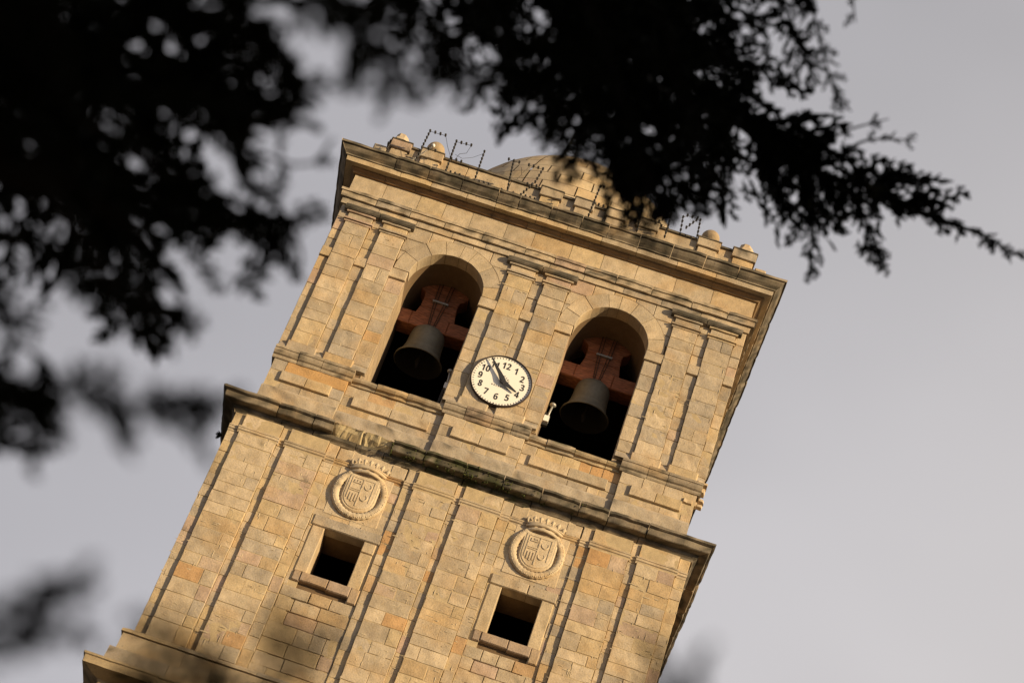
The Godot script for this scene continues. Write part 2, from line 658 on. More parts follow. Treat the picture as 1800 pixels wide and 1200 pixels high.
func build_tower() -> void:
	tower = thing("bell_tower", "golden sandstone bell tower with two arched bell openings and a round clock", "bell tower", Vector3(0, 0, -HB))
	var F := Vector3(0, GY, HB)      # facade origin, seen from the tower's foot
	var D := -2 * HB
	# core walls, hollow behind the openings
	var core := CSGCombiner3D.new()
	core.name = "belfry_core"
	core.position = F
	core.material_override = M.shade_stone
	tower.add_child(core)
	csg_box(core, Vector3(-HB + 0.02, -1.2, D + 0.02), Vector3(HB - 0.02, 5.28, -0.035))
	csg_box(core, Vector3(-HB + 0.1, -2.9, D + 0.1), Vector3(HB - 0.1, -1.2, -0.12))
	csg_box(core, Vector3(-HB + 1.4, SILL - 0.1, D + 1.4), Vector3(HB - 1.4, 4.6, -2.2), true)
	for s in [-1, 1]:
		csg_box(core, Vector3(s * BX - BW, SILL, -3.0), Vector3(s * BX + BW, BS, 0.5), true)
		var cy := CSGCylinder3D.new()
		cy.radius = BW
		cy.height = 3.5
		cy.sides = 40
		cy.rotation.x = PI / 2
		cy.position = Vector3(s * BX, BS, -1.25)
		cy.operation = CSGShape3D.OPERATION_SUBTRACTION
		core.add_child(cy)
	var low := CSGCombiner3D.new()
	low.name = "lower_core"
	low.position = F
	low.material_override = M.shade_stone
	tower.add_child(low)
	csg_box(low, Vector3(-HB - 0.12, -11.0, D - 0.12), Vector3(HB + 0.12, -2.92, 0.12))
	csg_box(low, Vector3(-HB + 1.2, -10.0, D + 1.2), Vector3(HB - 1.2, -3.6, -0.95), true)
	for s in [-1, 1]:
		csg_box(low, Vector3(s * 2.216 - 0.503, -7.11, -2.0), Vector3(s * 2.216 + 0.503, -5.784, 1.0), true)
	# lining that closes the chambers, painted near-black to hold their shade
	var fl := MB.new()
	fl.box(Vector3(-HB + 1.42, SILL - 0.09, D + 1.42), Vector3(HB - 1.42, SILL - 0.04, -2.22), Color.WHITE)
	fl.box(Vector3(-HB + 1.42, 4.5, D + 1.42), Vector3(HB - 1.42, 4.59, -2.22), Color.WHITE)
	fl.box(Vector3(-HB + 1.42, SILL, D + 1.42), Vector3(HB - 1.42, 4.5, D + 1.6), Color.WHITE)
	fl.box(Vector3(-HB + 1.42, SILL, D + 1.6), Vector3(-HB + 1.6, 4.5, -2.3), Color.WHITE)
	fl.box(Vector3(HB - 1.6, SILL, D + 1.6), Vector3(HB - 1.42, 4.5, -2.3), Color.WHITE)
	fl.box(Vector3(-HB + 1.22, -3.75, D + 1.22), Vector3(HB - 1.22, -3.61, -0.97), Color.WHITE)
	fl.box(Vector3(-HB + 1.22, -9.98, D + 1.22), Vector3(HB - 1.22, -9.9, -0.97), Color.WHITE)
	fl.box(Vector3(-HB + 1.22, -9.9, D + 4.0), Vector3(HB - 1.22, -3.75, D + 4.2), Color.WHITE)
	put("chamber_lining", fl.mesh(), M.chamber_shade, tower, F)
	# the shaft below the picture
	var sh := MB.new()
	sh.box(Vector3(-HB - 0.35, -GY, D - 0.35), Vector3(HB + 0.35, -11.0, 0.35), Color.WHITE)
	put("lower_shaft", sh.mesh(), M.mortar, tower, F)

	build_belfry(F)
	build_entablature()
	build_pedestals(F)
	build_lower(F)
	build_parapet(F)
	build_dome(F)


func build_belfry(F: Vector3) -> void:
	var part := node("belfry_wall", tower, F)
	var ys := courses(4.05, -1.08, 0.33, 0.52)
	# make one joint fall on the imposts
	var holes := []
	for s in [-1, 1]:
		holes.append([s * BX - BW + 0.001, s * BX + BW - 0.001, -9.0, BS])
	var strips := []
	var pil := []
	for pc in [-4.558, 0.0, 4.558]:
		var x0: float = -1.253 if pc == 0.0 else (-HB if pc < 0 else BX + BW)
		var x1: float = 1.253 if pc == 0.0 else (-BX - BW if pc < 0 else HB)
		strips.append([x0, pc - 0.822, 0.0, 0.2])
		strips.append([pc - 0.152, pc + 0.157, 0.0, 0.0])
		strips.append([pc + 0.827, x1, 0.0, 0.2])
		pil.append([pc - 0.822, pc - 0.152, 0.075, 0.45])
		pil.append([pc + 0.157, pc + 0.827, 0.075, 0.45])
	# walls up to the springing, then the arch spandrels
	var low := []
	for y in ys:
		if y < BS - 0.2:
			low.append(y)
	low.push_front(2.16)
	if low[1] > 1.95:
		low.remove_at(1)
	var beds := []
	for q in strips:
		beds.append([q[0], q[1], 0.0])
	bed(part, beds, -1.08, 2.5, -0.2)
	ashlar("wall_block", part, low, strips, 0, [])
	ashlar("wall_block", part, [4.05, 3.45, 2.95, 2.47], [[-0.152, 0.157, 0.0, 0.0]], 0, [])
	# impost blocks: flush over the recesses, a dark shadow under each
	for s in strips:
		var imp := 2.16
		stone("impost_block", part, s[0] - (0.03 if s[0] > -HB + 0.1 and absf(absf(s[0]) - 0.152) > 0.02 and s[1] - s[0] > 0.4 else 0.0), imp, s[1] + 0.002, 2.47, -0.1, 0.07, tint(0), 0.012)
	# upper piers between the imposts and the architrave, round the arch rings
	for s in [-1, 1]:
		var c := Vector2(s * BX, BS)
		var ring := PackedVector2Array()
		for i in 25:
			var a := PI * i / 24.0
			ring.append(c + Vector2(cos(a), sin(a)) * 1.44)
		ring.append(c + Vector2(-1.44, -0.2))
		ring.append(c + Vector2(1.44, -0.2))
		var up := [4.05, 3.6, 3.16, 2.82, 2.47]
		var xl := -HB if s < 0 else 0.827
		var xr := -0.822 if s < 0 else HB
		for i in 4:
			var cells := []
			if s < 0:
				cells = [[-HB, -5.38], [-4.71, -4.401], [-3.731, -3.1], [-3.1, -2.5], [-2.5, -1.95], [-1.95, -1.4], [-1.4, -0.822]]
			else:
				cells = [[0.827, 1.45], [1.45, 2.0], [2.0, 2.6], [2.6, 3.15], [3.15, 3.736], [4.406, 4.715], [5.385, HB]]
			for q in cells:
				var box := rect(q[0] + 0.005, up[i + 1] + 0.005, q[1] - 0.005, up[i] - 0.005)
				for piece in Geometry2D.clip_polygons(box, ring):
					if piece.size() >= 3 and absf(poly_area(piece)) > 0.012:
						put("spandrel_block", poly_mesh(piece, -0.12, rng.randf_range(-0.004, 0.008), tint(0)), M.stone, part)
		# voussoirs
		var angles := [0.0, 0.34, 0.86, 1.27, 1.60, 1.86, 2.32, 2.78, PI] if s > 0 else [0.0, 0.30, 0.80, 1.24, 1.50, 1.86, 2.25, 2.70, PI]
		for i in angles.size() - 1:
			var a0: float = angles[i] + (0.004 if i > 0 else 0.0)
			var a1: float = angles[i + 1] - 0.004
			var ro := 1.438
			var ri := BW - 0.012 - rng.randf() * 0.012
			var pl := PackedVector2Array()
			for j in 5:
				var a := lerpf(a0, a1, j / 4.0)
				pl.append(c + Vector2(cos(a), sin(a)) * ro)
			for j in 5:
				var a := lerpf(a1, a0, j / 4.0)
				pl.append(c + Vector2(cos(a), sin(a)) * ri)
			for clipped: PackedVector2Array in Geometry2D.intersect_polygons(pl, rect(s * BX - 1.44, 2.47, s * BX + 1.44, 4.045)):
				put("voussoir", poly_mesh(clipped, -0.4, 0.004 + rng.randf_range(0.0, 0.012), tint(0).lerp(YELLOW, 0.25), 0.007), M.stone, part)
		# reveal stones inside the jambs, browned to paint in the shade there
		for e in [-1, 1]:
			var y := 2.15
			while y > -1.0:
				var h := rng.randf_range(0.36, 0.55)
				var b := MB.new()
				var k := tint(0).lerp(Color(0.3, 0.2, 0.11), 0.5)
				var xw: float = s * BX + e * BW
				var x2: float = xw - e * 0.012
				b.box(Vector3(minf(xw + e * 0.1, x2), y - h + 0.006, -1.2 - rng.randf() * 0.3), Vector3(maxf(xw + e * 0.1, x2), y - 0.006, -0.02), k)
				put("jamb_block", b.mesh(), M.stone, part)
				y -= h
	# pilasters, a stack of blocks each
	for p in pil:
		pointing(part, p[0], p[1], -0.7, 3.4, p[2] + 0.012, 22)
	for p in pil:
		var pp := node("pilaster", tower, F)
		bed(pp, [p], -0.8, 3.5, -0.05)
		ashlar("pilaster_block", pp, courses(3.5, -0.8, 0.31, 0.52), [p], 0, [])
		# base
		stone("base_block", pp, p[0] - 0.06, -1.08, p[1] + 0.06, -0.79, -0.05, 0.12, tint(0), 0.03, 0.014, 0.25)
		# capital: two thin astragals, neck, fillet and a weathered roll
		var cap := tint(0)
		for q in [[3.47, 3.515, 0.10], [3.545, 3.60, 0.125]]:
			var pr := [Vector2(-0.05, q[0]), Vector2(q[2], q[0]), Vector2(q[2], q[1]), Vector2(-0.05, q[1])]
			put("astragal", moulded(pr, p[0] - (q[2] - 0.06), p[1] + q[2] - 0.06, cap, false, false, 0.25, 0, 0.008), M.stone, pp)
		stone("capital_neck", pp, p[0], 3.60, p[1], 3.80, -0.05, 0.065, tint(0), 0.01, 0.008, 0.15)
		put("capital_fillet", moulded([Vector2(-0.05, 3.80), Vector2(0.11, 3.80), Vector2(0.12, 3.845), Vector2(-0.05, 3.845)], p[0] - 0.06, p[1] + 0.06, cap, false, false, 0.3), M.stone, pp)
		var roll := [Vector2(-0.05, 3.845)]
		for i in 7:
			var a := -PI / 2 + PI * i / 6.0
			roll.append(Vector2(0.09 + 0.10 * cos(a), 3.95 + 0.10 * sin(a)))
		roll.append(Vector2(-0.05, 4.05))
		put("capital_roll", moulded(roll, p[0] - 0.145, p[1] + 0.145, GREYISH * 0.6, false, false, 0.95, 0, 0.014), M.stone, pp)


func poly_area(p: PackedVector2Array) -> float:
	var a := 0.0
	for i in p.size():
		a += p[i].cross(p[(i + 1) % p.size()])
	return a / 2


func build_entablature() -> void:
	# architrave: two fasciae and a crowning fillet; frieze; cornice
	course("architrave_stone", "lower_fascia", [Vector2(-0.3, 4.055), Vector2(0.05, 4.055), Vector2(0.055, 4.245), Vector2(-0.3, 4.245)], 0.7, 1.15, 0, 0.28)
	course("fascia_stone", "upper_fascia", [Vector2(-0.3, 4.25), Vector2(0.125, 4.25), Vector2(0.13, 4.41), Vector2(0.165, 4.42), Vector2(0.17, 4.50), Vector2(-0.3, 4.52)], 0.75, 1.2, 0, 0.60, 0.016)
	course("frieze_stone", "frieze", [Vector2(-0.3, 4.52), Vector2(0.0, 4.52), Vector2(0.005, 5.17), Vector2(-0.3, 5.17)], 0.7, 1.15, 2)
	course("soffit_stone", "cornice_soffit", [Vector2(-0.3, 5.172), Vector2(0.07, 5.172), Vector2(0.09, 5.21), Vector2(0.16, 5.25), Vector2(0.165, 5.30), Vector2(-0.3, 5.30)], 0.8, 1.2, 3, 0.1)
	course("corona_stone", "cornice_corona", [Vector2(-0.3, 5.302), Vector2(0.33, 5.296), Vector2(0.345, 5.29), Vector2(0.36, 5.44), Vector2(-0.3, 5.44)], 0.7, 1.2, 2, 0.05)
	course("cornice_stone", "cornice_crown", [Vector2(-0.3, 5.442), Vector2(0.40, 5.442), Vector2(0.41, 5.475), Vector2(0.44, 5.50), Vector2(0.49, 5.54), Vector2(0.55, 5.62), Vector2(0.57, 5.665), Vector2(0.615, 5.67), Vector2(0.62, 5.735), Vector2(-0.3, 5.80)], 0.6, 1.05, 4, 0.82, 0.018)


func build_pedestals(F: Vector3) -> void:
	var part := node("pedestal_course", tower, F)
	# dies under the piers and recessed aprons under the openings
	var bays := [[-5.56, -3.60, 0.06], [-3.60, -1.06, -0.06], [-1.06, 1.06, 0.06], [1.06, 3.60, -0.06], [3.60, 5.56, 0.06]]
	bed(part, bays, -3.02, -1.3, -0.3)
	for b in bays:
		ashlar("pedestal_block", part, [-1.42, -1.78, -2.10, -2.36, -2.66, -3.02], [[b[0], b[1], b[2], 0.9]], 0, [])
		# a raised panel in each
		var inset := 0.32 if b[2] > 0 else 0.26
		var k := tint(0)
		stone("raised_panel", part, b[0] + inset, -2.07, (b[0] + b[1]) / 2 - 0.004, -1.77, b[2] - 0.05, b[2] + 0.075, k, 0.012, 0.008, 0.1)
		stone("raised_panel", part, (b[0] + b[1]) / 2 + 0.004, -2.075, b[1] - inset, -1.77, b[2] - 0.05, b[2] + 0.07, tint(0), 0.012, 0.008, 0.1)
		# plinth that splays out over the cornice below
		var z: float = b[2]
		put("plinth_stone", moulded([Vector2(-0.3, -2.22), Vector2(z + 0.03, -2.30), Vector2(z + 0.14, -2.42), Vector2(z + 0.16, -3.0), Vector2(-0.3, -3.0)], b[0], b[1], GREYISH.lerp(BEIGE, rng.randf()), false, false, 0.3, 0, 0.012), M.stone, part)
		# the moulding that runs over it as a sill, broken and worn under the openings
		var x: float = b[0] - (0.08 if z > 0 else 0.0)
		var xe: float = b[1] + (0.08 if z > 0 else 0.0)
		while x < xe - 0.01:
			var e := minf(x + rng.randf_range(0.5, 0.9), xe)
			if xe - e < 0.3:
				e = xe
			var d := rng.randf_range(-0.012, 0.012)
			var o := z + 0.02 + d
			var pr := [Vector2(-0.3, -1.44), Vector2(o + 0.01, -1.44), Vector2(o + 0.03, -1.40), Vector2(o + 0.035, -1.36), Vector2(o + 0.08, -1.33), Vector2(o + 0.11, -1.27), Vector2(o + 0.12, -1.20), Vector2(o + 0.14, -1.19), Vector2(o + 0.145, -1.12), Vector2(o + 0.05, -1.08), Vector2(-0.3, -1.06)]
			if z < 0:
				pr = [Vector2(-0.3, -1.46), Vector2(o + 0.03, -1.46), Vector2(o + 0.05, -1.40), Vector2(o + 0.12, -1.38), Vector2(o + 0.155, -1.33), Vector2(o + 0.15, -1.26 + d), Vector2(o + 0.06, -1.20 + d * 2), Vector2(-0.3, -1.20)]
			put("sill_stone", moulded(pr, x + 0.006, e - 0.006, tint(0) * (1.0 if z < 0 else 0.85), false, false, 0.42, 0.12 if z < 0 else 0.0, 0.022 if z < 0 else 0.012), M.stone, part)
			x = e
	# upper edge stones between the moulding and the pilaster bases
	for b in [[-5.62, -3.30], [-1.24, 1.24], [3.30, 5.62]]:
		put("ledge_stone", moulded([Vector2(-0.3, -1.06), Vector2(0.10, -1.06), Vector2(0.08, -0.98), Vector2(0.02, -0.86), Vector2(-0.3, -0.84)], b[0], b[1], GREYISH, false, false, 0.25, 0, 0.012), M.stone, part)

	for i in 11:
		var bx := rng.randf_range(5.28, 5.72)
		var by := rng.randf_range(-1.7, -0.95)
		var sz := rng.randf_range(0.06, 0.13)
		stone("broken_edge", part, bx - sz, by - sz * 0.7, bx + sz, by + sz * 0.7, -0.1, rng.randf_range(0.04, 0.15), Color(0.60, 0.47, 0.31), 0.02, 0.04)
	# the middle cornice
	course("bed_stone", "middle_bed_moulding", [Vector2(-0.3, -3.47), Vector2(0.23, -3.47), Vector2(0.25, -3.43), Vector2(0.31, -3.38), Vector2(0.33, -3.30), Vector2(-0.3, -3.30)], 0.7, 1.1, 4, 0.80, 0.02, true)
	var broken := [[-3.42, -1.92]]
	course("middle_cornice_stone", "middle_cornice", [Vector2(-0.3, -3.298), Vector2(0.53, -3.298), Vector2(0.55, -3.28), Vector2(0.565, -3.13), Vector2(0.60, -3.12), Vector2(0.64, -3.10), Vector2(0.645, -3.04), Vector2(0.60, -3.03), Vector2(-0.3, -2.84)], 0.65, 1.1, 4, 0.84, 0.024, true, HB, broken)
	# the broken stone: fascia gone, fresh pale core
	var bc := node("broken_cornice", tower, F)
	for q in [[-3.42, -2.66], [-2.65, -1.92]]:
		put("broken_stone", moulded([Vector2(-0.3, -3.298), Vector2(0.30, -3.298), Vector2(0.36, -3.24), Vector2(0.44, -3.16), Vector2(0.50, -3.08), Vector2(0.54, -3.04), Vector2(-0.3, -2.84)], q[0], q[1], Color(0.60, 0.49, 0.30), false, false, 0.0, 0.0, 0.06, 0.05), M.stone, bc)
	# moss that hangs from the joints of the middle stretch
	var ms := MB.new()
	for i in 420:
		var x := clampf(rng.randfn(0.0, 1.15), -1.9, 3.0)
		var o := rng.randf_range(0.25, 0.66)
		var y := -3.30 - rng.randf() * 0.02 if o < 0.56 else rng.randf_range(-3.3, -3.02)
		if nz.get_noise_2d(x * 30, 3) < -0.05:
			continue
		var r := rng.randf_range(0.008, 0.03)
		var p := Vector3(x, y, o)
		ms.tube([p, p + Vector3(rng.randf_range(-0.03, 0.03), -rng.randf_range(0.01, 0.05), rng.randf_range(0, 0.02))], [r, r * 0.4], 5, Color.WHITE)
	var mm := put("moss", ms.mesh(), M.moss if M.has("moss") else mat(Color(0.05, 0.055, 0.012), 1.0), tower, F)
	mm.set_meta("kind", "stuff")


func build_lower(F: Vector3) -> void:
	var part := node("lower_wall", tower, F)
	var WX := 2.216
	var windows := []
	for s in [-1, 1]:
		windows.append([s * WX - 0.86, s * WX + 0.86, -7.54, -5.5])
		windows.append([s * 2.245 - 0.66, s * 2.245 + 0.66, -5.34, -3.4])
	var ys := courses(-4.03, -9.98, 0.30, 0.48)
	# window bays, slabs behind the pilasters, pilasters
	var bays := [[-3.13, -1.35, 0.14, 0.9], [1.35, 3.13, 0.14, 0.9]]
	var bays_bed := []
	for s in [-1, 1]:
		bays_bed.append([-3.13 if s < 0 else 1.35, s * WX - 0.6, 0.2])
		bays_bed.append([s * WX + 0.6, -1.35 if s < 0 else 3.13, 0.2])
	var slabs := []
	var pil := []
	for pc in [-4.486, 0.0, 4.486]:
		var x0: float = -1.35 if pc == 0.0 else (-5.84 if pc < 0 else 3.13)
		var x1: float = 1.35 if pc == 0.0 else (-3.13 if pc < 0 else 5.84)
		slabs.append([x0, pc - 1.076, 0.24, 0.0])
		slabs.append([pc - 0.109, pc + 0.109, 0.24, 0.0])
		slabs.append([pc + 1.076, x1, 0.24, 0.0])
		pil.append([pc - 1.076, pc - 0.109, 0.315, 0.8])
		pil.append([pc + 0.109, pc + 1.076, 0.315, 0.8])
	# bay stones: courses that close against crest and window by themselves
	for s in [-1, 1]:
		var x0: float = -3.13 if s < 0 else 1.35
		var x1: float = -1.35 if s < 0 else 3.13
		for r in [[-5.5, -5.34, x0, x1], [-3.9, -5.34, x0, s * 2.245 - 0.62], [-3.9, -5.34, s * 2.245 + 0.62, x1], [-7.54, -9.98, x0, x1]]:
			ashlar("bay_stone", part, courses(r[0], r[1], 0.27, 0.45) if r[0] > r[1] + 0.3 else [r[0], r[1]], [[r[2], r[3], 0.2, 0.9]], 1, [])
		for e in [[x0, s * WX - 0.82], [s * WX + 0.82, x1]]:
			if e[1] - e[0] > 0.05:
				ashlar("bay_stone", part, courses(-5.5, -7.54, 0.3, 0.5), [[e[0], e[1], 0.2, 0.0]], 1, [])
	bed(part, slabs, -9.98, -3.47, 0.0)
	bed(part, bays_bed, -9.98, -3.47, 0.0)
	ashlar("slab_stone", part, ys, slabs, 1, [])
	for p in pil:
		var pp := node("lower_pilaster", tower, F)
		bed(pp, [p], -9.98, -3.47, 0.1)
		ashlar("shaft_stone", pp, courses(-4.03, -9.98, 0.29, 0.47), [p], 1, [])
		ashlar("capital_stone", pp, [-3.475, -3.86], [[p[0], p[1], 0.30, 0.9]], 2, [])
		put("necking", moulded([Vector2(-0.05, -4.03), Vector2(0.305, -4.03), Vector2(0.315, -3.98), Vector2(0.340, -3.96), Vector2(0.345, -3.91), Vector2(0.360, -3.90), Vector2(0.365, -3.865), Vector2(-0.05, -3.865)], p[0] - 0.04, p[1] + 0.04, tint(2), false, false, 0.1, 0, 0.008), M.stone, pp)
	# frieze and string course between the pilasters
	for s in slabs:
		stone("frieze_block", part, s[0] + 0.004, -3.86, s[1] - 0.004, -3.475, 0.1, 0.25, tint(2))
		put("string_stone", moulded([Vector2(-0.05, -4.03), Vector2(0.255, -4.03), Vector2(0.265, -3.98), Vector2(0.29, -3.96), Vector2(0.295, -3.91), Vector2(0.31, -3.90), Vector2(0.315, -3.865), Vector2(-0.05, -3.865)], s[0], s[1], tint(2), false, false, 0.1, 0, 0.008), M.stone, part)
	for s in [-1, 1]:
		for e in [[(-3.13 if s < 0 else 1.35), s * 2.245 - 0.47], [s * 2.245 + 0.47, (-1.35 if s < 0 else 3.13)]]:
			stone("frieze_block", part, e[0] + 0.004, -3.86, e[1] - 0.01, -3.475, 0.05, 0.235, tint(2), 0.03, 0.012)
			put("string_stone", moulded([Vector2(-0.05, -4.03), Vector2(0.21, -4.03), Vector2(0.22, -3.98), Vector2(0.25, -3.96), Vector2(0.255, -3.91), Vector2(0.27, -3.90), Vector2(0.275, -3.865), Vector2(-0.05, -3.865)], e[0], e[1] - 0.01, tint(2), false, false, 0.22, 0, 0.012), M.stone, part)
	for p in pil:
		pointing(part, p[0], p[1], -9.9, -4.05, p[2] + 0.012, 60)
	for p in slabs:
		pointing(part, p[0], p[1], -9.9, -4.05, p[2] + 0.012, 14)
	# windows: lintel, sill, jambs, of long stones
	for s in [-1, 1]:
		var w := node("window", tower, F)
		var c: float = s * WX
		var zf := 0.245
		var kk := GREYISH if s < 0 else BEIGE
		if s < 0:
			stone("lintel", w, c - 0.84, -5.79, c + 0.86, -5.5, -0.12, zf, kk, 0.02, 0.012, 0.2)
		else:
			stone("lintel", w, c - 0.82, -5.79, c + 0.10, -5.5, -0.12, zf, kk, 0.02, 0.012, 0.12)
			stone("lintel", w, c + 0.11, -5.79, c + 0.83, -5.5, -0.12, zf - 0.006, BEIGE, 0.02, 0.012, 0.1)
		for e in [-1, 1]:
			var xa: float = c + e * 0.497
			var xb: float = c + e * 0.80
			var ym := -6.1 if e > 0 and s < 0 else -7.13
			var kj := tint(1).lerp(BEIGE, 0.5)
			if ym < -7:
				stone("jamb", w, minf(xa, xb), -7.13, maxf(xa, xb), -5.80, -0.6, zf - 0.012, kj, 0.018, 0.01)
			else:
				stone("jamb", w, minf(xa, xb), ym, maxf(xa, xb), -5.80, -0.6, zf - 0.01, kj, 0.018, 0.01)
				stone("jamb", w, minf(xa, xb), -7.13, maxf(xa, xb), ym - 0.01, -0.6, zf - 0.016, tint(1), 0.018, 0.01)
		var ks := Color(0.36, 0.27, 0.20)
		stone("window_sill", w, c - 0.78, -7.40, c - 0.60, -7.12, -0.6, zf + 0.01, ks, 0.02, 0.012)
		stone("window_sill", w, c - 0.595, -7.37, c + 0.06, -7.12, -0.6, zf + 0.03, ks, 0.02, 0.012, 0.1)
		stone("window_sill", w, c + 0.07, -7.40, c + 0.62, -7.12, -0.6, zf + 0.03, ks * 1.1, 0.02, 0.012)
		stone("window_sill", w, c + 0.62, -7.54, c + 0.84, -7.12, -0.6, zf + 0.02, ks.lerp(OCHRE, 0.4), 0.02, 0.012)
		build_crest(s)
	# base mouldings and the cornice under this stage
	course("base_stone", "lower_base_moulding", [Vector2(-0.3, -10.12), Vector2(0.42, -10.12), Vector2(0.41, -10.05), Vector2(0.36, -10.02), Vector2(0.30, -9.97), Vector2(-0.3, -9.97)], 0.7, 1.2, 1, 0.2)
	course("dado_stone", "lower_dado", [Vector2(-0.3, -10.55), Vector2(0.38, -10.55), Vector2(0.37, -10.125), Vector2(-0.3, -10.125)], 0.7, 1.2, 1, 0.15)
	course("plinth_block", "lower_plinth", [Vector2(-0.3, -11.1), Vector2(0.52, -11.1), Vector2(0.50, -10.60), Vector2(0.40, -10.555), Vector2(-0.3, -10.555)], 0.7, 1.2, 1, 0.2)
	course("lower_cornice_stone", "lower_cornice", [Vector2(-0.3, -11.62), Vector2(0.35, -11.62), Vector2(0.45, -11.45), Vector2(0.75, -11.36), Vector2(0.83, -11.34), Vector2(0.85, -11.17), Vector2(0.88, -11.15), Vector2(0.88, -11.10), Vector2(0.80, -11.07), Vector2(-0.3, -11.0)], 0.7, 1.2, 0, 0.4, 0.016)


# a carved coat of arms: laurel ring, quartered shield, open crown
func build_crest(s: int) -> void:
	var c := Vector3(s * 2.245, -4.62, 0.172)
	var k := Color(0.60, 0.485, 0.335)
	var o := node("coat_of_arms", tower, Vector3(0, GY, HB) + c)
	o.scale = Vector3(1.1, 1.08, 0.78)
	put("ground_slab", poly_mesh(rect(-0.61, -0.71, 0.61, 1.13), -0.12, 0.06, k * 0.96, 0.01), M.stone, o)
	# ring with a carved edge
	var b := MB.new()
	var pts := []
	var rad := []
	var n := 72
	for i in n + 1:
		var a := deg_to_rad(lerpf(62.0, -242.0, float(i) / n))
		pts.append(Vector3(cos(a) * 0.53, sin(a) * 0.585 + 0.0, 0.10))
		rad.append(0.086 + 0.012 * sin(i * 2.4) * rng.randf_range(0.5, 1.2))
	b.tube(pts, rad, 8, k)
	for i in range(2, n - 1):
		var p: Vector3 = pts[i]
		var r := Vector3(p.x, p.y, 0).normalized()
		var q := p + r * 0.045 + Vector3(0, 0, 0.045)
		b.box(q - Vector3(0.012, 0.016, 0.03), q + Vector3(0.014, 0.012, 0.022 + rng.randf() * 0.01), k)
	for q in b.c.size():
		b.c[q] = shade(c + b.v[q], k, 0.08)
	put("laurel_ring", b.mesh(true), M.stone, o)
	# shield: three stepped plates and the quarters carved on the last
	var sh := func(w: float, top: float, bot: float) -> PackedVector2Array:
		var p := PackedVector2Array([Vector2(-w, top), Vector2(w, top)])
		for i in 13:
			var a := PI * i / 12.0
			p.append(Vector2(cos(a) * w, bot + w * 0.95 - sin(a) * w * 0.95))
		return p
	var shield := node("shield", o)
	put("shield_plate", poly_mesh(sh.call(0.395, 0.48, -0.50), 0.0, 0.165, k, 0.03), M.stone, shield)
	put("shield_border", poly_mesh(sh.call(0.335, 0.43, -0.43), 0.16, 0.185, k, 0.01), M.stone, shield)
	var fi := MB.new()
	var zt := 0.185
	fi.box(Vector3(-0.012, -0.36, zt - 0.01), Vector3(0.012, 0.37, zt + 0.02), k)
	fi.box(Vector3(-0.25, 0.06, zt - 0.01), Vector3(-0.01, 0.085, zt + 0.02), k)
	fi.box(Vector3(-0.25, 0.015, zt - 0.01), Vector3(-0.01, 0.035, zt + 0.02), k)
	for e in [-1, 1]:
		fi.box(Vector3(e * 0.255 - 0.008, -0.2, zt - 0.01), Vector3(e * 0.255 + 0.008, 0.37, zt + 0.018), k)
	fi.box(Vector3(-0.255, 0.36, zt - 0.01), Vector3(0.255, 0.376, zt + 0.018), k)
	for i in 3:   # small battlements in the first quarter, pales in the third
		var x := -0.20 + i * 0.065
		fi.box(Vector3(x, 0.25, zt - 0.01), Vector3(x + 0.035, 0.31 + 0.01 * (i % 2), zt + 0.03), k)
		fi.box(Vector3(x, -0.28 + 0.03 * absi(i - 1), zt - 0.01), Vector3(x + 0.03, -0.05, zt + 0.025), k)
	fi.box(Vector3(-0.21, 0.225, zt - 0.01), Vector3(-0.04, 0.25, zt + 0.028), k)
	put("charges", fi.mesh(), M.stone, shield)
	for q in [[0.13, 0.20], [0.115, -0.10]]:   # crescents in the right quarters
		var arc := []
		var ar := []
		for i in 15:
			var a := deg_to_rad(lerpf(-215.0, 55.0, i / 14.0) + (0.0 if s > 0 else 20.0))
			arc.append(Vector3(q[0] + cos(a) * 0.075, q[1] + sin(a) * 0.075, zt + 0.005))
			ar.append(0.006 + 0.018 * sin(PI * i / 14.0))
		var cb := MB.new()
		cb.tube(arc, ar, 6, k)
		put("crescent", cb.mesh(true), M.stone, shield)
	# side scrolls
	for e in [-1, 1]:
		var sc := MB.new()
		for i in 3:
			sc.tube([Vector3(e * 0.41, 0.18 - i * 0.035, 0.06), Vector3(e * 0.47, 0.165 - i * 0.035, 0.10), Vector3(e * 0.50, 0.185 - i * 0.035, 0.06)], [0.01, 0.016, 0.008], 5, k)
		put("scroll", sc.mesh(true), M.stone, o)
	# crown: a flaring band that overhangs the shield, and seven fleurons
	var cr := MB.new()
	var seg := 12
	for lay in [[0.50, 0.38, 0.10, 0.20], [0.60, 0.40, 0.13, 0.20], [0.66, 0.42, 0.15, 0.16]]:
		var cp := []
		var rr := []
		for i in seg + 1:
			var t := lerpf(-1, 1, float(i) / seg)
			cp.append(Vector3(t * lay[1], lay[0] + 0.03 * (1 - t * t), lay[2] + lay[3] * (1 - t * t)))
			rr.append(0.042 if lay[0] < 0.62 else 0.022)
		cr.tube(cp, rr, 7, k)
	for q in cr.c.size():
		cr.c[q] = shade(c + cr.v[q], k, 0.05)
	var crown := put("crown", cr.mesh(true), M.stone, o)
	for i in 7:
		var t := lerpf(-1, 1, i / 6.0)
		var f := MB.new()
		var p := Vector3(t * 0.385, 0.655 + 0.03 * (1 - t * t), 0.15 + 0.15 * (1 - t * t))
		f.tube([p, p + Vector3(t * 0.02, 0.06, 0.01), p + Vector3(t * 0.03, 0.12, 0.015), p + Vector3(t * 0.04, 0.17 + 0.01 * (i % 2), 0.01)], [0.034, 0.026, 0.052, 0.014], 6, k)
		f.tube([p + Vector3(-0.04, 0.095, 0.01), p + Vector3(0, 0.105, 0.025), p + Vector3(0.045, 0.095, 0.01)], [0.016, 0.03, 0.016], 5, k)
		put("fleuron", f.mesh(true), M.stone, crown)


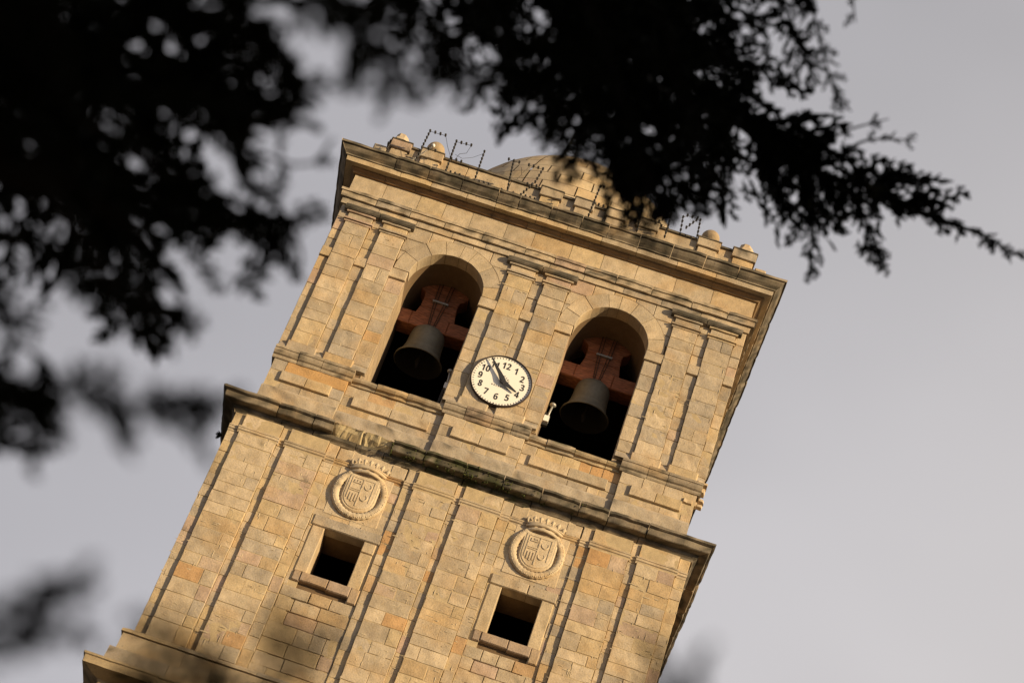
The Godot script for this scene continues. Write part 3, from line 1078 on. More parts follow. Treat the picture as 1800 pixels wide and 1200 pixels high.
func build_parapet(F: Vector3) -> void:
	# a low wall with a coping all round, set back from the cornice
	for side in 4:
		var part := node("parapet", tower, Vector3(0, GY, 0))
		part.rotation.y = side * PI / 2
		var x := -HB + 0.45
		while x < HB - 0.46:
			var e := minf(x + (rng.randf_range(0.8, 1.3) if side == 0 else 2.8), HB - 0.45)
			if HB - 0.45 - e < 0.5:
				e = HB - 0.45
			var o := Vector3((x + e) / 2, 6.4, -0.75)
			put("parapet_stone", block_mesh(o, e - x - 0.008, 1.22, 0.35, tint(0).lerp(OCHRE, 0.15), 0.012, 0.01, 0.25), M.stone, part, o + Vector3(0, 0, HB))
			put("coping_stone", moulded([Vector2(-0.8, 7.0), Vector2(-0.34, 7.0), Vector2(-0.34, 7.06), Vector2(-0.8, 7.08)], x + 0.003, e - 0.003, GREYISH * 0.55, false, false, 0.9, 0, 0.012), M.stone, part, Vector3(0, 0, HB))
			x = e
	var front := node("parapet_pedestals", tower, F)
	# pedestals: die and cap
	var spots := [[-4.9, 0.29, 6.94, 0.0], [-4.0, 0.32, 6.93, 1.0], [-0.53, 0.32, 6.95, 2.0], [0.42, 0.28, 6.95, 2.0], [1.35, 0.3, 6.95, 2.0], [2.25, 0.32, 6.95, 2.0], [4.0, 0.32, 6.97, 1.0], [5.02, 0.34, 7.0, 0.0]]
	for q in spots:
		var x: float = q[0]
		var w: float = q[1]
		stone("pedestal_die", front, x - w + 0.05, 5.75, x + w - 0.05, 6.78, -0.8, -0.33, tint(0).lerp(OCHRE, 0.2), 0.012, 0.01, 0.2)
		stone("pedestal_cap", front, x - w, 6.78, x + w, 7.07, -0.85, -0.27, tint(0), 0.012, 0.01, 0.35)
		stone("cap_slab", front, x - w - 0.02, 7.06, x + w + 0.02, 7.11, -0.87, -0.25, GREYISH * 0.5, 0.012, 0.01, 0.9)
	stone("corner_slab", front, -5.62, 6.45, -5.24, 6.82, -0.95, -0.38, GREYISH, 0.03, 0.014, 0.4)
	stone("corner_slab", front, 5.40, 6.40, 5.72, 6.72, -0.95, -0.38, CREAM, 0.03, 0.014, 0.3)
	# balls on two of them
	for x in [-4.0, 4.0]:
		var b := MB.new()
		var pr := []
		for i in 15:
			var a := PI * i / 14.0
			pr.append(Vector2(sin(a) * 0.26, cos(a) * 0.26))
		b.lathe(Vector3.ZERO, pr, 20, Color.WHITE, Color.WHITE)
		b.lathe(Vector3(0, -0.2, 0), [Vector2(0.1, 0.05), Vector2(0.12, -0.02), Vector2(0.17, -0.04)], 14, Color.WHITE, Color.WHITE)
		for i in b.c.size():
			b.c[i] = shade(b.v[i] + Vector3(x, 7, 0), OCHRE.lerp(BEIGE, 0.4) * 0.85, 0.25)
		put("ball_finial", b.mesh(true), M.stone, front, Vector3(x, 7.35, -0.56))
	# broken pyramid stumps at the corners
	for q in [[-4.98, -0.56, 0.30], [5.02, -0.56, 0.30], [5.35, -1.75, 0.36], [-5.2, -1.75, 0.3]]:
		var b := MB.new()
		var h := 0.42
		var lvl := [[0.34, 0.0], [0.31, 0.09], [0.20, 0.24], [0.17, 0.34], [0.08, h]]
		for i in lvl.size() - 1:
			for j in 8:
				var a := TAU * j / 8 + 0.4
				var a2 := TAU * (j + 1) / 8 + 0.4
				var f0: float = lvl[i][0]
				var f1: float = lvl[i + 1][0]
				var y0: float = lvl[i][1]
				var y1: float = lvl[i + 1][1]
				var p := [Vector3(cos(a) * f0, y0, sin(a) * f0), Vector3(cos(a2) * f0, y0, sin(a2) * f0), Vector3(cos(a2) * f1, y1, sin(a2) * f1), Vector3(cos(a) * f1, y1, sin(a) * f1)]
				for t in 4:
					p[t] += wob(p[t] * 3.0 + Vector3(q[0], 0, 0), 0.05)
				b.quad(p[3], p[2], p[1], p[0], CREAM, CREAM, CREAM, CREAM)
		for t in 3:
			b.tri(Vector3(0.05, h, 0), Vector3(-0.05, h, 0.05), Vector3(-0.05, h, -0.05), CREAM, CREAM, CREAM)
		for i in b.c.size():
			b.c[i] = shade(b.v[i] + Vector3(q[0], 7, 0), CREAM, 0.2)
		put("pinnacle_stump", b.mesh(), M.stone, front, Vector3(q[0], 7.09, q[1]))
		if q[1] < -1:
			stone("pedestal_cap", front, q[0] - 0.3, 6.78, q[0] + 0.3, 7.10, q[1] - 0.3, q[1] + 0.3, tint(0), 0.012, 0.01, 0.3)


func build_dome(F: Vector3) -> void:
	# octagonal melon dome: eight swelling webs between sunken ribs, on a drum
	var part := node("dome", tower, F + Vector3(0, 0, -HB))
	var base := 7.2
	var R := 3.9
	var H := 4.9
	var prof := func(t: float) -> Vector2:
		return Vector2(R * cos(t * PI / 2), base + H * sin(t * PI / 2))
	for w in 8:
		var web := node("dome_web", part)
		web.rotation.y = TAU * w / 8
		var rows := 16 if w in [0, 1, 7] else 8
		for i in rows - 1:
			var p0: Vector2 = prof.call(float(i) / rows)
			var p1: Vector2 = prof.call(float(i + 1) / rows)
			var cells := maxi(1, int(p0.x * 0.765 / 0.75))
			var off := 0.5 if i % 2 else 0.0
			var t := 0.0
			var cuts := [0.0]
			for j in cells:
				var u := (j + 0.5 + off * 0.8) / cells
				if u > 0.04 and u < 0.96:
					cuts.append(u)
			cuts.append(1.0)
			for j in cuts.size() - 1:
				var b := MB.new()
				var k := tint(1).lerp(YELLOW, 0.35)
				var sub := 3
				for e in sub:
					var ua := lerpf(cuts[j] + 0.006, cuts[j + 1] - 0.006, float(e) / sub)
					var ub := lerpf(cuts[j] + 0.006, cuts[j + 1] - 0.006, float(e + 1) / sub)
					var f := func(u: float, p: Vector2, inw: float) -> Vector3:
						var half := tan(PI / 8)
						var s := (u - 0.5) * 2.0
						var bulge := 1.0 + 0.085 * (1.0 - s * s)
						return Vector3(s * half * p.x, p.y - inw * 0.5, p.x * bulge - inw)
					var q0 := p0 + (p1 - p0) * 0.02
					var q1 := p1 - (p1 - p0) * 0.02
					var a0: Vector3 = f.call(ua, q1, 0.0)
					var a1: Vector3 = f.call(ub, q1, 0.0)
					var a2: Vector3 = f.call(ub, q0, 0.0)
					var a3: Vector3 = f.call(ua, q0, 0.0)
					b.quad(a0, a1, a2, a3, shade(a0, k), shade(a1, k), shade(a2, k), shade(a3, k))
					var lo: Vector3 = f.call(ua, q0, 0.1)
					var lo2: Vector3 = f.call(ub, q0, 0.1)
					b.quad(a3, a2, lo2, lo, k, k, k, k)
				put("dome_stone", b.mesh(), M.stone, web)
	var inner := MB.new()
	var pr := [Vector2(0.05, base + H * 0.985)]
	for i in 13:
		var p: Vector2 = prof.call(1.0 - i / 12.0)
		pr.append(Vector2(p.x * 0.985, p.y - 0.03))
	inner.lathe(Vector3.ZERO, pr, 8, Color.WHITE, Color.WHITE)
	var im := put("dome_core", inner.mesh(), M.mortar, part)
	im.rotation.y = PI / 8
	var dr := MB.new()
	dr.lathe(Vector3.ZERO, [Vector2(4.2, base), Vector2(4.2, 5.7)], 8, Color.WHITE, Color.WHITE)
	var d := put("drum", dr.mesh(), M.mortar, part)
	d.rotation.y = PI / 8
	var roof := MB.new()
	roof.box(Vector3(-HB + 0.5, 5.55, -HB + 0.5), Vector3(HB - 0.5, 5.7, HB - 0.5), Color.WHITE)
	put("roof_deck", roof.mesh(), M.mortar, part)


# ---------------------------------------------------------------- the clock
func flat_text(t: String, size: float, bold := true) -> TextMesh:
	var m := TextMesh.new()
	m.text = t
	var f := SystemFont.new()
	f.font_names = PackedStringArray(["Droid Sans"])
	f.font_weight = 700 if bold else 400
	m.font = f
	m.font_size = 64
	m.pixel_size = size / 64.0 / 0.714
	m.depth = 0.006
	m.curve_step = 2.0
	return m


func hand_mesh(pts: Array, z0: float, z1: float) -> ArrayMesh:
	return poly_mesh(PackedVector2Array(pts), z0, z1, Color.WHITE, 0.003, 0.0, 0.0)


func build_clock() -> void:
	var Z := 0.12
	var t := thing("wall_clock", "round white clock with black numerals on the pier between the arches", "clock", Vector3(0, GY, Z))
	var b := MB.new()
	b.lathe(Vector3.ZERO, [Vector2(0.0, 0.0), Vector2(0.775, 0.0)], 72, Color.WHITE, Color.WHITE)
	var dial := put("dial", b.mesh(), M.dial, t)
	dial.rotation.x = PI / 2
	var r := MB.new()
	r.lathe(Vector3.ZERO, [Vector2(0.768, 0.0), Vector2(0.768, 0.035), Vector2(0.772, 0.045), Vector2(0.786, 0.045), Vector2(0.793, 0.03), Vector2(0.793, -0.11)], 72, Color.WHITE, Color.WHITE)
	var rim := put("rim", r.mesh(), mat(Color(0.035, 0.022, 0.02), 0.6), t)
	rim.rotation.x = PI / 2
	for i in range(1, 13):
		var a := TAU * i / 12.0
		var m := put("numeral", flat_text(str(i), 0.195), M.black, t, Vector3(sin(a) * 0.56, cos(a) * 0.505, 0.004))
		m.scale = Vector3(0.80, 1.0, 1.0)
	for i in 60:
		var a := TAU * i / 60.0
		var big := i % 5 == 0
		var mk := MB.new()
		var h := 0.032 if big else 0.02
		var w := 0.013 if big else 0.008
		if big:
			mk.quad(Vector3(0, h, 0), Vector3(w * 1.5, 0, 0), Vector3(0, -h, 0), Vector3(-w * 1.5, 0, 0), Color.WHITE, Color.WHITE, Color.WHITE, Color.WHITE)
		else:
			mk.quad(Vector3(-w, h, 0), Vector3(w, h, 0), Vector3(w, -h, 0), Vector3(-w, -h, 0), Color.WHITE, Color.WHITE, Color.WHITE, Color.WHITE)
		var q := put("minute_mark", mk.mesh(), M.black, t, Vector3(sin(a) * 0.722, cos(a) * 0.722, 0.005))
		q.rotation.z = -a
	# maker's lettering
	var word := "VALENCIA"
	for i in word.length():
		var m := put("lettering", flat_text(word[i], 0.045), M.black, t, Vector3(-0.196 + i * 0.0565, -0.168, 0.003))
		m.scale = Vector3(0.95, 1, 1)
	var arc := "CLUS"
	for i in arc.length():
		var a := deg_to_rad(14.0 + i * 21.5)
		var m := put("lettering", flat_text(arc[i], 0.05), M.black, t, Vector3(sin(a) * 0.176, cos(a) * 0.176, 0.003))
		m.rotation.z = -a * 0.95
	# hands, well clear of the dial
	var mh := put("minute_hand", hand_mesh([Vector2(-0.435, 0.56), Vector2(-0.40, 0.572), Vector2(-0.17, 0.32), Vector2(0.04, 0.10), Vector2(0.13, -0.02), Vector2(0.07, -0.12), Vector2(-0.04, -0.06), Vector2(-0.135, 0.128), Vector2(-0.275, 0.32)], 0.085, 0.095), M.black, t)
	var hh := put("hour_hand", hand_mesh([Vector2(0.43, -0.245), Vector2(0.46, -0.212), Vector2(0.14, -0.01), Vector2(0.02, 0.07), Vector2(-0.07, 0.02), Vector2(-0.03, -0.08), Vector2(0.07, -0.128), Vector2(0.22, -0.178)], 0.065, 0.075), M.black, t)
	var hb := MB.new()
	hb.lathe(Vector3.ZERO, [Vector2(0.0, 0.105), Vector2(0.035, 0.105), Vector2(0.045, 0.09), Vector2(0.045, 0.0)], 20, Color.WHITE, Color.WHITE)
	var hub := put("hub", hb.mesh(), M.black, t)
	hub.rotation.x = PI / 2


# ---------------------------------------------------------------- bells
func build_bells() -> void:
	for s in [-1, 1]:
		var where := "left" if s < 0 else "right"
		var t := thing("bronze_bell", "bronze bell under a red wooden yoke in the %s" % ("arch to the left of the clock" if s < 0 else "arch to the right of the clock"), "bell", Vector3(s * BX + (-0.09 if s < 0 else -0.02), GY + 0.17, -1.6), "bells in the belfry arches")
		var b := MB.new()
		var k := Color(0.75, 0.75, 0.75)
		var outer := [Vector2(0.0, 1.93), Vector2(0.24, 1.925), Vector2(0.36, 1.89), Vector2(0.43, 1.82), Vector2(0.452, 1.73), Vector2(0.46, 1.66), Vector2(0.464, 1.645), Vector2(0.467, 1.5), Vector2(0.475, 1.36), Vector2(0.495, 1.22), Vector2(0.505, 1.205), Vector2(0.51, 1.17), Vector2(0.53, 1.06), Vector2(0.60, 0.96), Vector2(0.645, 0.90), Vector2(0.65, 0.87), Vector2(0.62, 0.865)]
		b.lathe(Vector3.ZERO, outer, 48, k, k)
		var inner_shade := MB.new()  # inner face of the bell, blackened in place of real shade
		inner_shade.lathe(Vector3.ZERO, [Vector2(0.62, 0.865), Vector2(0.56, 0.95), Vector2(0.42, 1.2), Vector2(0.36, 1.6), Vector2(0.28, 1.82), Vector2(0.0, 1.86)], 48, k * 0.05, k * 0.05)
		for i in b.c.size():
			var n := nz.get_noise_3d(b.v[i].x * 20 + s * 30, b.v[i].y * 6, b.v[i].z * 20)
			b.c[i] = b.c[i] * (1.0 + 0.35 * n)
		var cup := put("bell_cup", b.mesh(true), M.bronze, t, Vector3(0, -0.09, 0))
		cup.scale = Vector3(1.03, 1.03, 1.03)
		put("bell_lining", inner_shade.mesh(true), M.inner_shade, cup)
		var cl := MB.new()
		cl.tube([Vector3(0, 1.85, 0), Vector3(0, 1.1, 0)], [0.025, 0.03], 8, Color.WHITE)
		cl.lathe(Vector3(0, 1.0, 0), [Vector2(0, 0.12), Vector2(0.07, 0.07), Vector2(0.085, 0), Vector2(0.06, -0.08), Vector2(0.03, -0.2), Vector2(0, -0.22)], 12, Color.WHITE, Color.WHITE)
		put("clapper", cl.mesh(true), M.inner_shade, t, Vector3(0, -0.13, 0))
		# yoke: a beam across the opening, stacked timbers that flare into two ears
		var yk := node("yoke", t)
		var zf := 0.25
		var zb := -0.2
		for q in [[-1.05, -0.62], [-0.615, 0.42], [0.425, 1.05]]:
			put("yoke_beam", poly_mesh(rect(q[0], 1.78, q[1], 2.22), zb - 0.03, zf + 0.03, Color.WHITE * rng.randf_range(0.7, 1.0), 0.02), M.wood, yk)
		var layers := [
			[Vector2(-0.55, 2.225), Vector2(0.55, 2.225), Vector2(0.50, 2.5), Vector2(-0.48, 2.5)],
			[Vector2(-0.48, 2.505), Vector2(0.50, 2.505), Vector2(0.47, 2.75), Vector2(-0.47, 2.75)],
			[Vector2(-0.47, 2.755), Vector2(0.47, 2.755), Vector2(0.49, 2.95), Vector2(0.60, 3.02), Vector2(0.66, 3.10), Vector2(-0.66, 3.10), Vector2(-0.58, 3.02), Vector2(-0.49, 2.95)],
			[Vector2(-0.66, 3.105), Vector2(0.67, 3.105), Vector2(0.66, 3.24), Vector2(0.58, 3.34), Vector2(0.40, 3.43), Vector2(0.2, 3.48), Vector2(-0.2, 3.48), Vector2(-0.42, 3.43), Vector2(-0.6, 3.33), Vector2(-0.67, 3.22)],
		]
		for q in layers:
			put("yoke_timber", poly_mesh(PackedVector2Array(q), zb, zf + rng.randf_range(-0.01, 0.01), Color.WHITE * rng.randf_range(0.75, 1.05), 0.015), M.wood, yk)
		# iron straps
		var bar := MB.new()
		bar.box(Vector3(-0.28, 3.47, zb - 0.02), Vector3(0.30, 3.53, zf + 0.06), Color.WHITE)
		put("top_plate", bar.mesh(), M.iron, yk)
		var mp := MB.new()
		mp.box(Vector3(-0.22, 2.70, zf), Vector3(0.22, 2.75, zf + 0.07), Color.WHITE)
		put("clamp_plate", mp.mesh(), M.grey_metal, yk)
		for x in [-0.20, -0.11, 0.12, 0.21]:
			var rd := MB.new()
			var xb: float = x * 0.45
			rd.tube([Vector3(x, 3.5, zf + 0.05), Vector3(x * 0.85, 2.72, zf + 0.05), Vector3(xb, 1.85, zf + 0.06)], [0.013, 0.013, 0.013], 6, Color.WHITE)
			put("strap", rd.mesh(), M.rust, yk)
		# striking hammer on the inner jamb
		var h := thing("bell_hammer", "small grey electric bell hammer beside the %s bell" % where, "bell hammer", Vector3(s * 1.40, GY, -0.9), "hammers at the bells")
		var e: int = -s
		var hd := MB.new()
		var pr := []
		for i in 9:
			var a := PI * i / 8.0
			pr.append(Vector2(sin(a) * 0.085, cos(a) * 0.06))
		hd.lathe(Vector3(0, 0.54, 0), pr, 16, Color.WHITE, Color.WHITE)
		put("hammer_head", hd.mesh(true), M.grey_metal, h)
		var ar := MB.new()
		ar.tube([Vector3(0, 0.5, 0), Vector3(e * 0.02, 0.30, 0), Vector3(e * 0.04, 0.02, 0)], [0.028, 0.026, 0.03], 10, Color.WHITE)
		put("hammer_arm", ar.mesh(true), M.grey_metal, h)
		var mb := MB.new()
		mb.box(Vector3(e * 0.05 - 0.07, -0.06, -0.08), Vector3(e * 0.05 + 0.07, 0.12, 0.08), Color.WHITE)
		put("motor_box", mb.mesh(), M.white_metal, h)
		var br := MB.new()
		br.box(Vector3(e * 0.08 - 0.11, -0.17, -0.05), Vector3(e * 0.08 + 0.10, -0.10, 0.05), Color.WHITE)
		br.box(Vector3(e * 0.08 - 0.11, -1.25, -0.05), Vector3(e * 0.08 - 0.05, -0.17, 0.05), Color.WHITE)
		br.box(Vector3(e * 0.10 - 0.03, 0.12, -0.03), Vector3(e * 0.10 + 0.03, 0.24, 0.03), Color.WHITE)
		put("bracket", br.mesh(), M.iron, h)


# ---------------------------------------------------------------- letters of bulbs on the cornice
func letter(called: String, label: String, strokes: Array) -> void:
	var t := thing("light_letter", label, "light letter", Vector3(0, GY, 0.42), "letters of dark bulbs along the parapet")
	for s in strokes:
		var b := MB.new()
		var pts := []
		var rr := []
		for p in s:
			pts.append(Vector3(p[0], p[1], 0))
			rr.append(0.008)
		b.tube(pts, rr, 4, Color.WHITE)
		put("wire_frame", b.mesh(), M.iron, t)
		for i in s.size() - 1:
			var a := Vector3(s[i][0], s[i][1], 0)
			var c := Vector3(s[i + 1][0], s[i + 1][1], 0)
			var n := maxi(1, int(a.distance_to(c) / 0.125))
			for j in n + (1 if i == s.size() - 2 else 0):
				var p := a.lerp(c, float(j) / n)
				var m := MB.new()
				m.tube([p + Vector3(0, 0, -0.03), p + Vector3(0, 0, 0.02), p + Vector3(0, 0, 0.06), p + Vector3(0, 0, 0.085)], [0.022, 0.028, 0.032, 0.012], 6, Color.WHITE)
				put("bulb", m.mesh(), M.bulb, t)


func build_letters() -> void:
	var y0 := 5.88
	letter("f", "dark bulb letter F at the left end, in front of a stone ball", [[[-3.76, 7.12], [-4.20, 7.10], [-4.24, 5.9]], [[-4.22, 6.45], [-3.85, 6.47]]])
	letter("e", "dark bulb letter E with trailing wires, second from the left", [[[-3.0, 7.06], [-3.42, 7.03], [-3.37, 5.9], [-2.98, 5.9]], [[-3.36, 6.37], [-3.08, 6.38]]])
	letter("l", "dark bulb letter L with a loose wire, leaning on the parapet left of the dome", [[[-2.6, 6.98], [-2.55, y0], [-2.15, 5.9]]])
	letter("i", "dark bulb letter I with short serifs in front of the dome's left edge", [[[-1.9, 6.99], [-1.6, 7.0]], [[-1.76, 6.98], [-1.62, 5.86]], [[-1.78, 5.86], [-1.45, 5.87]]])
	letter("z", "dark bulb letter Z before the dome, left of two stone blocks", [[[-1.33, 7.02], [-0.93, 7.03], [-1.0, 6.5], [-1.24, 5.9], [-0.85, 5.9]], [[-1.18, 6.34], [-0.93, 6.37]]])
	letter("two", "hooked dark bulb figure half hidden by dark foliage, right of two stone blocks", [[[0.80, 7.09], [0.70, 7.05], [0.67, 5.95]], [[0.70, 6.42], [1.09, 6.41]]])
	letter("stroke", "single upright dark bulb stroke over an orange stone, deep in foliage", [[[1.96, 6.9], [2.03, 5.95]]])
	letter("four", "dark bulb figure 4 against the sky under the foliage", [[[2.78, 6.9], [2.79, 6.05]], [[2.75, 6.85], [2.44, 6.40], [2.80, 6.36]]])
	letter("zero", "boxy dark bulb figure with a diagonal, nearest the right stone ball", [[[3.16, 6.3], [3.10, 6.92], [3.2, 7.03], [3.48, 7.05], [3.57, 7.0], [3.63, 6.3], [3.16, 6.3]], [[3.47, 6.97], [3.27, 6.60]]])


func build_small_things() -> void:
	# floodlight arm by the left ball
	var t := thing("lamp_arm", "thin pale rod with a small white lamp beside the left stone ball", "lamp arm", Vector3(-4.35, GY + 6.0, -0.2))
	var b := MB.new()
	b.tube([Vector3(-0.2, 0.25, 0), Vector3(0.33, 0.95, 0.25)], [0.014, 0.012], 6, Color.WHITE)
	put("rod", b.mesh(), M.grey_metal, t)
	var l := MB.new()
	l.lathe(Vector3(0.33, 0.97, 0.25), [Vector2(0, 0.06), Vector2(0.04, 0.04), Vector2(0.055, 0), Vector2(0.04, -0.04), Vector2(0, -0.05)], 12, Color.WHITE, Color.WHITE)
	put("lamp_head", l.mesh(true), M.white_metal, t)
	# loose wires on the letters
	var w := thing("loose_wires", "loose thin black wires curling between the E and the L", "wires", Vector3(0, GY, 0.4))
	for s in [[[-3.0, 7.04], [-3.05, 6.8], [-3.2, 6.62], [-3.3, 6.3]], [[-2.62, 6.92], [-2.85, 6.72], [-3.1, 6.55], [-3.32, 6.6]], [[-3.74, 7.1], [-3.6, 6.8], [-3.42, 6.5]], [[-1.5, 6.9], [-1.42, 6.6], [-1.5, 6.4]], [[-1.3, 7.0], [-1.42, 6.7]]]:
		var m := MB.new()
		var pts := []
		var rr := []
		for p in s:
			pts.append(Vector3(p[0], p[1], rng.randf_range(-0.05, 0.05)))
			rr.append(0.006)
		m.tube(pts, rr, 4, Color.WHITE)
		put("wire", m.mesh(), M.iron, w)
	# lattice mast on the dome
	var a := thing("lattice_mast", "dark iron lattice mast rising from the dome top into the foliage", "mast", Vector3(-0.66, GY + 10.85, -3.2))
	var m := MB.new()
	for q in [[-0.16, -0.16], [0.16, -0.16], [-0.16, 0.16], [0.16, 0.16]]:
		m.tube([Vector3(q[0] * 1.5, -0.6, q[1] * 1.5), Vector3(q[0] * 0.5, 1.2, q[1] * 0.5)], [0.028, 0.022], 5, Color.WHITE)
	for i in 4:
		var y := -0.1 + i * 0.33
		var r := 0.2 - 0.028 * i
		m.tube([Vector3(-r, y, r), Vector3(r * 0.9, y + 0.3, r * 0.9)], [0.018, 0.018], 4, Color.WHITE)
		m.tube([Vector3(r, y, r), Vector3(-r * 0.9, y + 0.3, r * 0.9)], [0.018, 0.018], 4, Color.WHITE)
		m.tube([Vector3(r, y, r), Vector3(r, y, -r), Vector3(-r, y, -r), Vector3(-r, y, r)], [0.016, 0.016, 0.016, 0.016], 4, Color.WHITE)
	put("lattice", m.mesh(), M.iron, a)
	# a weed on the end of the middle cornice
	var p := thing("wall_plant", "small dark weed growing from the left end of the middle cornice", "plant", Vector3(-6.22, GY - 3.3, -1.25))
	var lf := MB.new()
	for i in 26:
		var d := Vector3(rng.randf_range(-1, 0.4), rng.randf_range(-0.8, 0.9), rng.randf_range(-0.7, 0.7)).normalized()
		lf.tube([Vector3.ZERO, d * 0.09, d * 0.16 + Vector3(0, -0.02, 0)], [0.004, 0.014, 0.003], 4, Color.WHITE)
	put("leaves", lf.mesh(), M.leaf, p)


# ---------------------------------------------------------------- the conifer overhead
func shoot(b: MB, p: Vector3, d: Vector3, side: Vector3, length: float, r: float, depth: int) -> void:
	var up := d.cross(side).normalized()
	var q1 := p + d * length * 0.5 + up * length * 0.04
	var q2 := p + d * length + side * length * rng.randf_range(-0.08, 0.08)
	b.tube([p, q1, q2], [r * 0.85, r, r * 0.6], 4, Color.WHITE)
	if depth <= 0:
		return
	var n := maxi(3, int(length / (0.012 if depth == 1 else 0.016)))
	for i in n:
		var t := (i + 0.6) / (n + 0.6)
		var at := p.lerp(q2, t)
		var s := 1.0 if i % 2 else -1.0
		var dd := (d * 0.75 + side * s * 0.62 + up * rng.randf_range(-0.25, 0.25)).normalized()
		var ll := (length * 0.46 * (1.0 - t * 0.62) if depth == 2 else 0.017 * (1.0 - 0.4 * t)) * rng.randf_range(0.75, 1.2)
		shoot(b, at, dd, (side * 0.75 - d * s * 0.6).normalized() if depth == 2 else side, ll, r * (0.85 if depth == 2 else 0.8), depth - 1)


func spline(pts: Array, n: int) -> Array:
	var at := [0.0]
	for i in pts.size() - 1:
		at.append(float(at[i]) + maxf(0.001, (pts[i] as Vector3).distance_to(pts[i + 1])))
	var k := pts.size()
	var out := []
	for i in n + 1:
		var f: float = float(at[k - 1]) * i / n
		var j := 0
		while j < k - 2 and f > at[j + 1]:
			j += 1
		var p1: Vector3 = pts[j]
		var p2: Vector3 = pts[j + 1]
		var p0: Vector3 = pts[j - 1] if j > 0 else p1 * 2.0 - p2
		var p3: Vector3 = pts[j + 2] if j + 2 < k else p2 * 2.0 - p1
		var t1: float = at[j + 1] - at[j]
		var tp: float = at[j - 1] - at[j] if j > 0 else -t1
		var tn: float = at[j + 2] - at[j] if j + 2 < k else 2.0 * t1
		out.append(p1.cubic_interpolate_in_time(p2, p0, p3, clampf((f - at[j]) / t1, 0, 1), t1, tp, tn))
	return out


var count_boughs := 0
var sprays: Array[ArrayMesh] = []
var tree: Node3D


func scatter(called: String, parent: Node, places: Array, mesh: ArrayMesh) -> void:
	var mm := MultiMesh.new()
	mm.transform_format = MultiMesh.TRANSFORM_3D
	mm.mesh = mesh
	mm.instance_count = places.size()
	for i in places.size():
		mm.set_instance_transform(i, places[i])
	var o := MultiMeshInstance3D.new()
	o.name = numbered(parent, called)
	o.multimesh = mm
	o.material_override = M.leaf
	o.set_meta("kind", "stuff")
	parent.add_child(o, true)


# one bough: woody stem from the trunk to the given run of points, leafy from the third point on
func bough(root: Array, run: Array, reach: float, droop: float, gap := 0.03, thick := 0.008) -> void:
	count_boughs += 1
	var o := node("bough", tree)
	var org := tree.position
	var full := spline(root + run, 40)
	var b := MB.new()
	var rr := []
	for i in full.size():
		full[i] -= org
		rr.append(lerpf(thick * 2.2, thick * 0.28, pow(float(i) / 40.0, 0.7)))
	b.tube(full, rr, 7, Color.WHITE)
	put("limb", b.mesh(true), M.bark, o)
	var leafy := spline(run, 60)
	var length := 0.0
	for i in 60:
		length += (leafy[i] as Vector3).distance_to(leafy[i + 1])
	var lists := []
	for i in sprays.size():
		lists.append([])
	var n := int(length / gap)
	var view := (Vector3(3.0146, 1.6205, 43.8709) - (leafy[30] as Vector3)).normalized()
	for i in n:
		var t := (i + rng.randf()) / n
		var f := t * 60.0
		var j := mini(int(f), 59)
		var p: Vector3 = (leafy[j] as Vector3).lerp(leafy[j + 1], f - j) - org
		var d: Vector3 = ((leafy[j + 1] as Vector3) - (leafy[j] as Vector3)).normalized()
		for s in [-1, 1]:
			var side: Vector3 = d.cross(Vector3.UP if rng.randf() < 0.7 else view).normalized() * s
			var dir: Vector3 = (d * rng.randf_range(0.5, 1.1) + side * rng.randf_range(0.3, 1.0) + Vector3.DOWN * droop * rng.randf_range(0.3, 1.3) + Vector3(rng.randf_range(-1, 1), rng.randf_range(-1, 1), rng.randf_range(-1, 1)) * 0.3).normalized()
			var ll := reach * (0.45 + 0.75 * sin(PI * clampf(t * 0.85 + 0.12, 0, 1))) * rng.randf_range(0.5, 1.15)
			var steps := maxi(1, int(ll / 0.035))
			for q in steps:
				var at: Vector3 = p + dir * ll * q / steps + Vector3.DOWN * droop * 0.12 * ll * pow(float(q) / steps, 2)
				var sd: Vector3 = dir.cross(Vector3(rng.randf_range(-1, 1), rng.randf_range(-1, 1), rng.randf_range(-1, 1))).normalized()
				var e: Vector3 = (dir + sd * rng.randf_range(0.1, 0.75) + Vector3.DOWN * droop * 0.25).normalized()
				var up: Vector3 = e.cross(sd).normalized()
				sd = up.cross(e).normalized()
				var sc := rng.randf_range(0.45, 0.8) * clampf(reach / 0.12, 0.3, 1.1)
				lists[rng.randi() % sprays.size()].append(Transform3D(Basis(sd * sc, e * sc, up * sc), at))
	for i in sprays.size():
		if lists[i].size():
			scatter("foliage", o, lists[i], sprays[i])


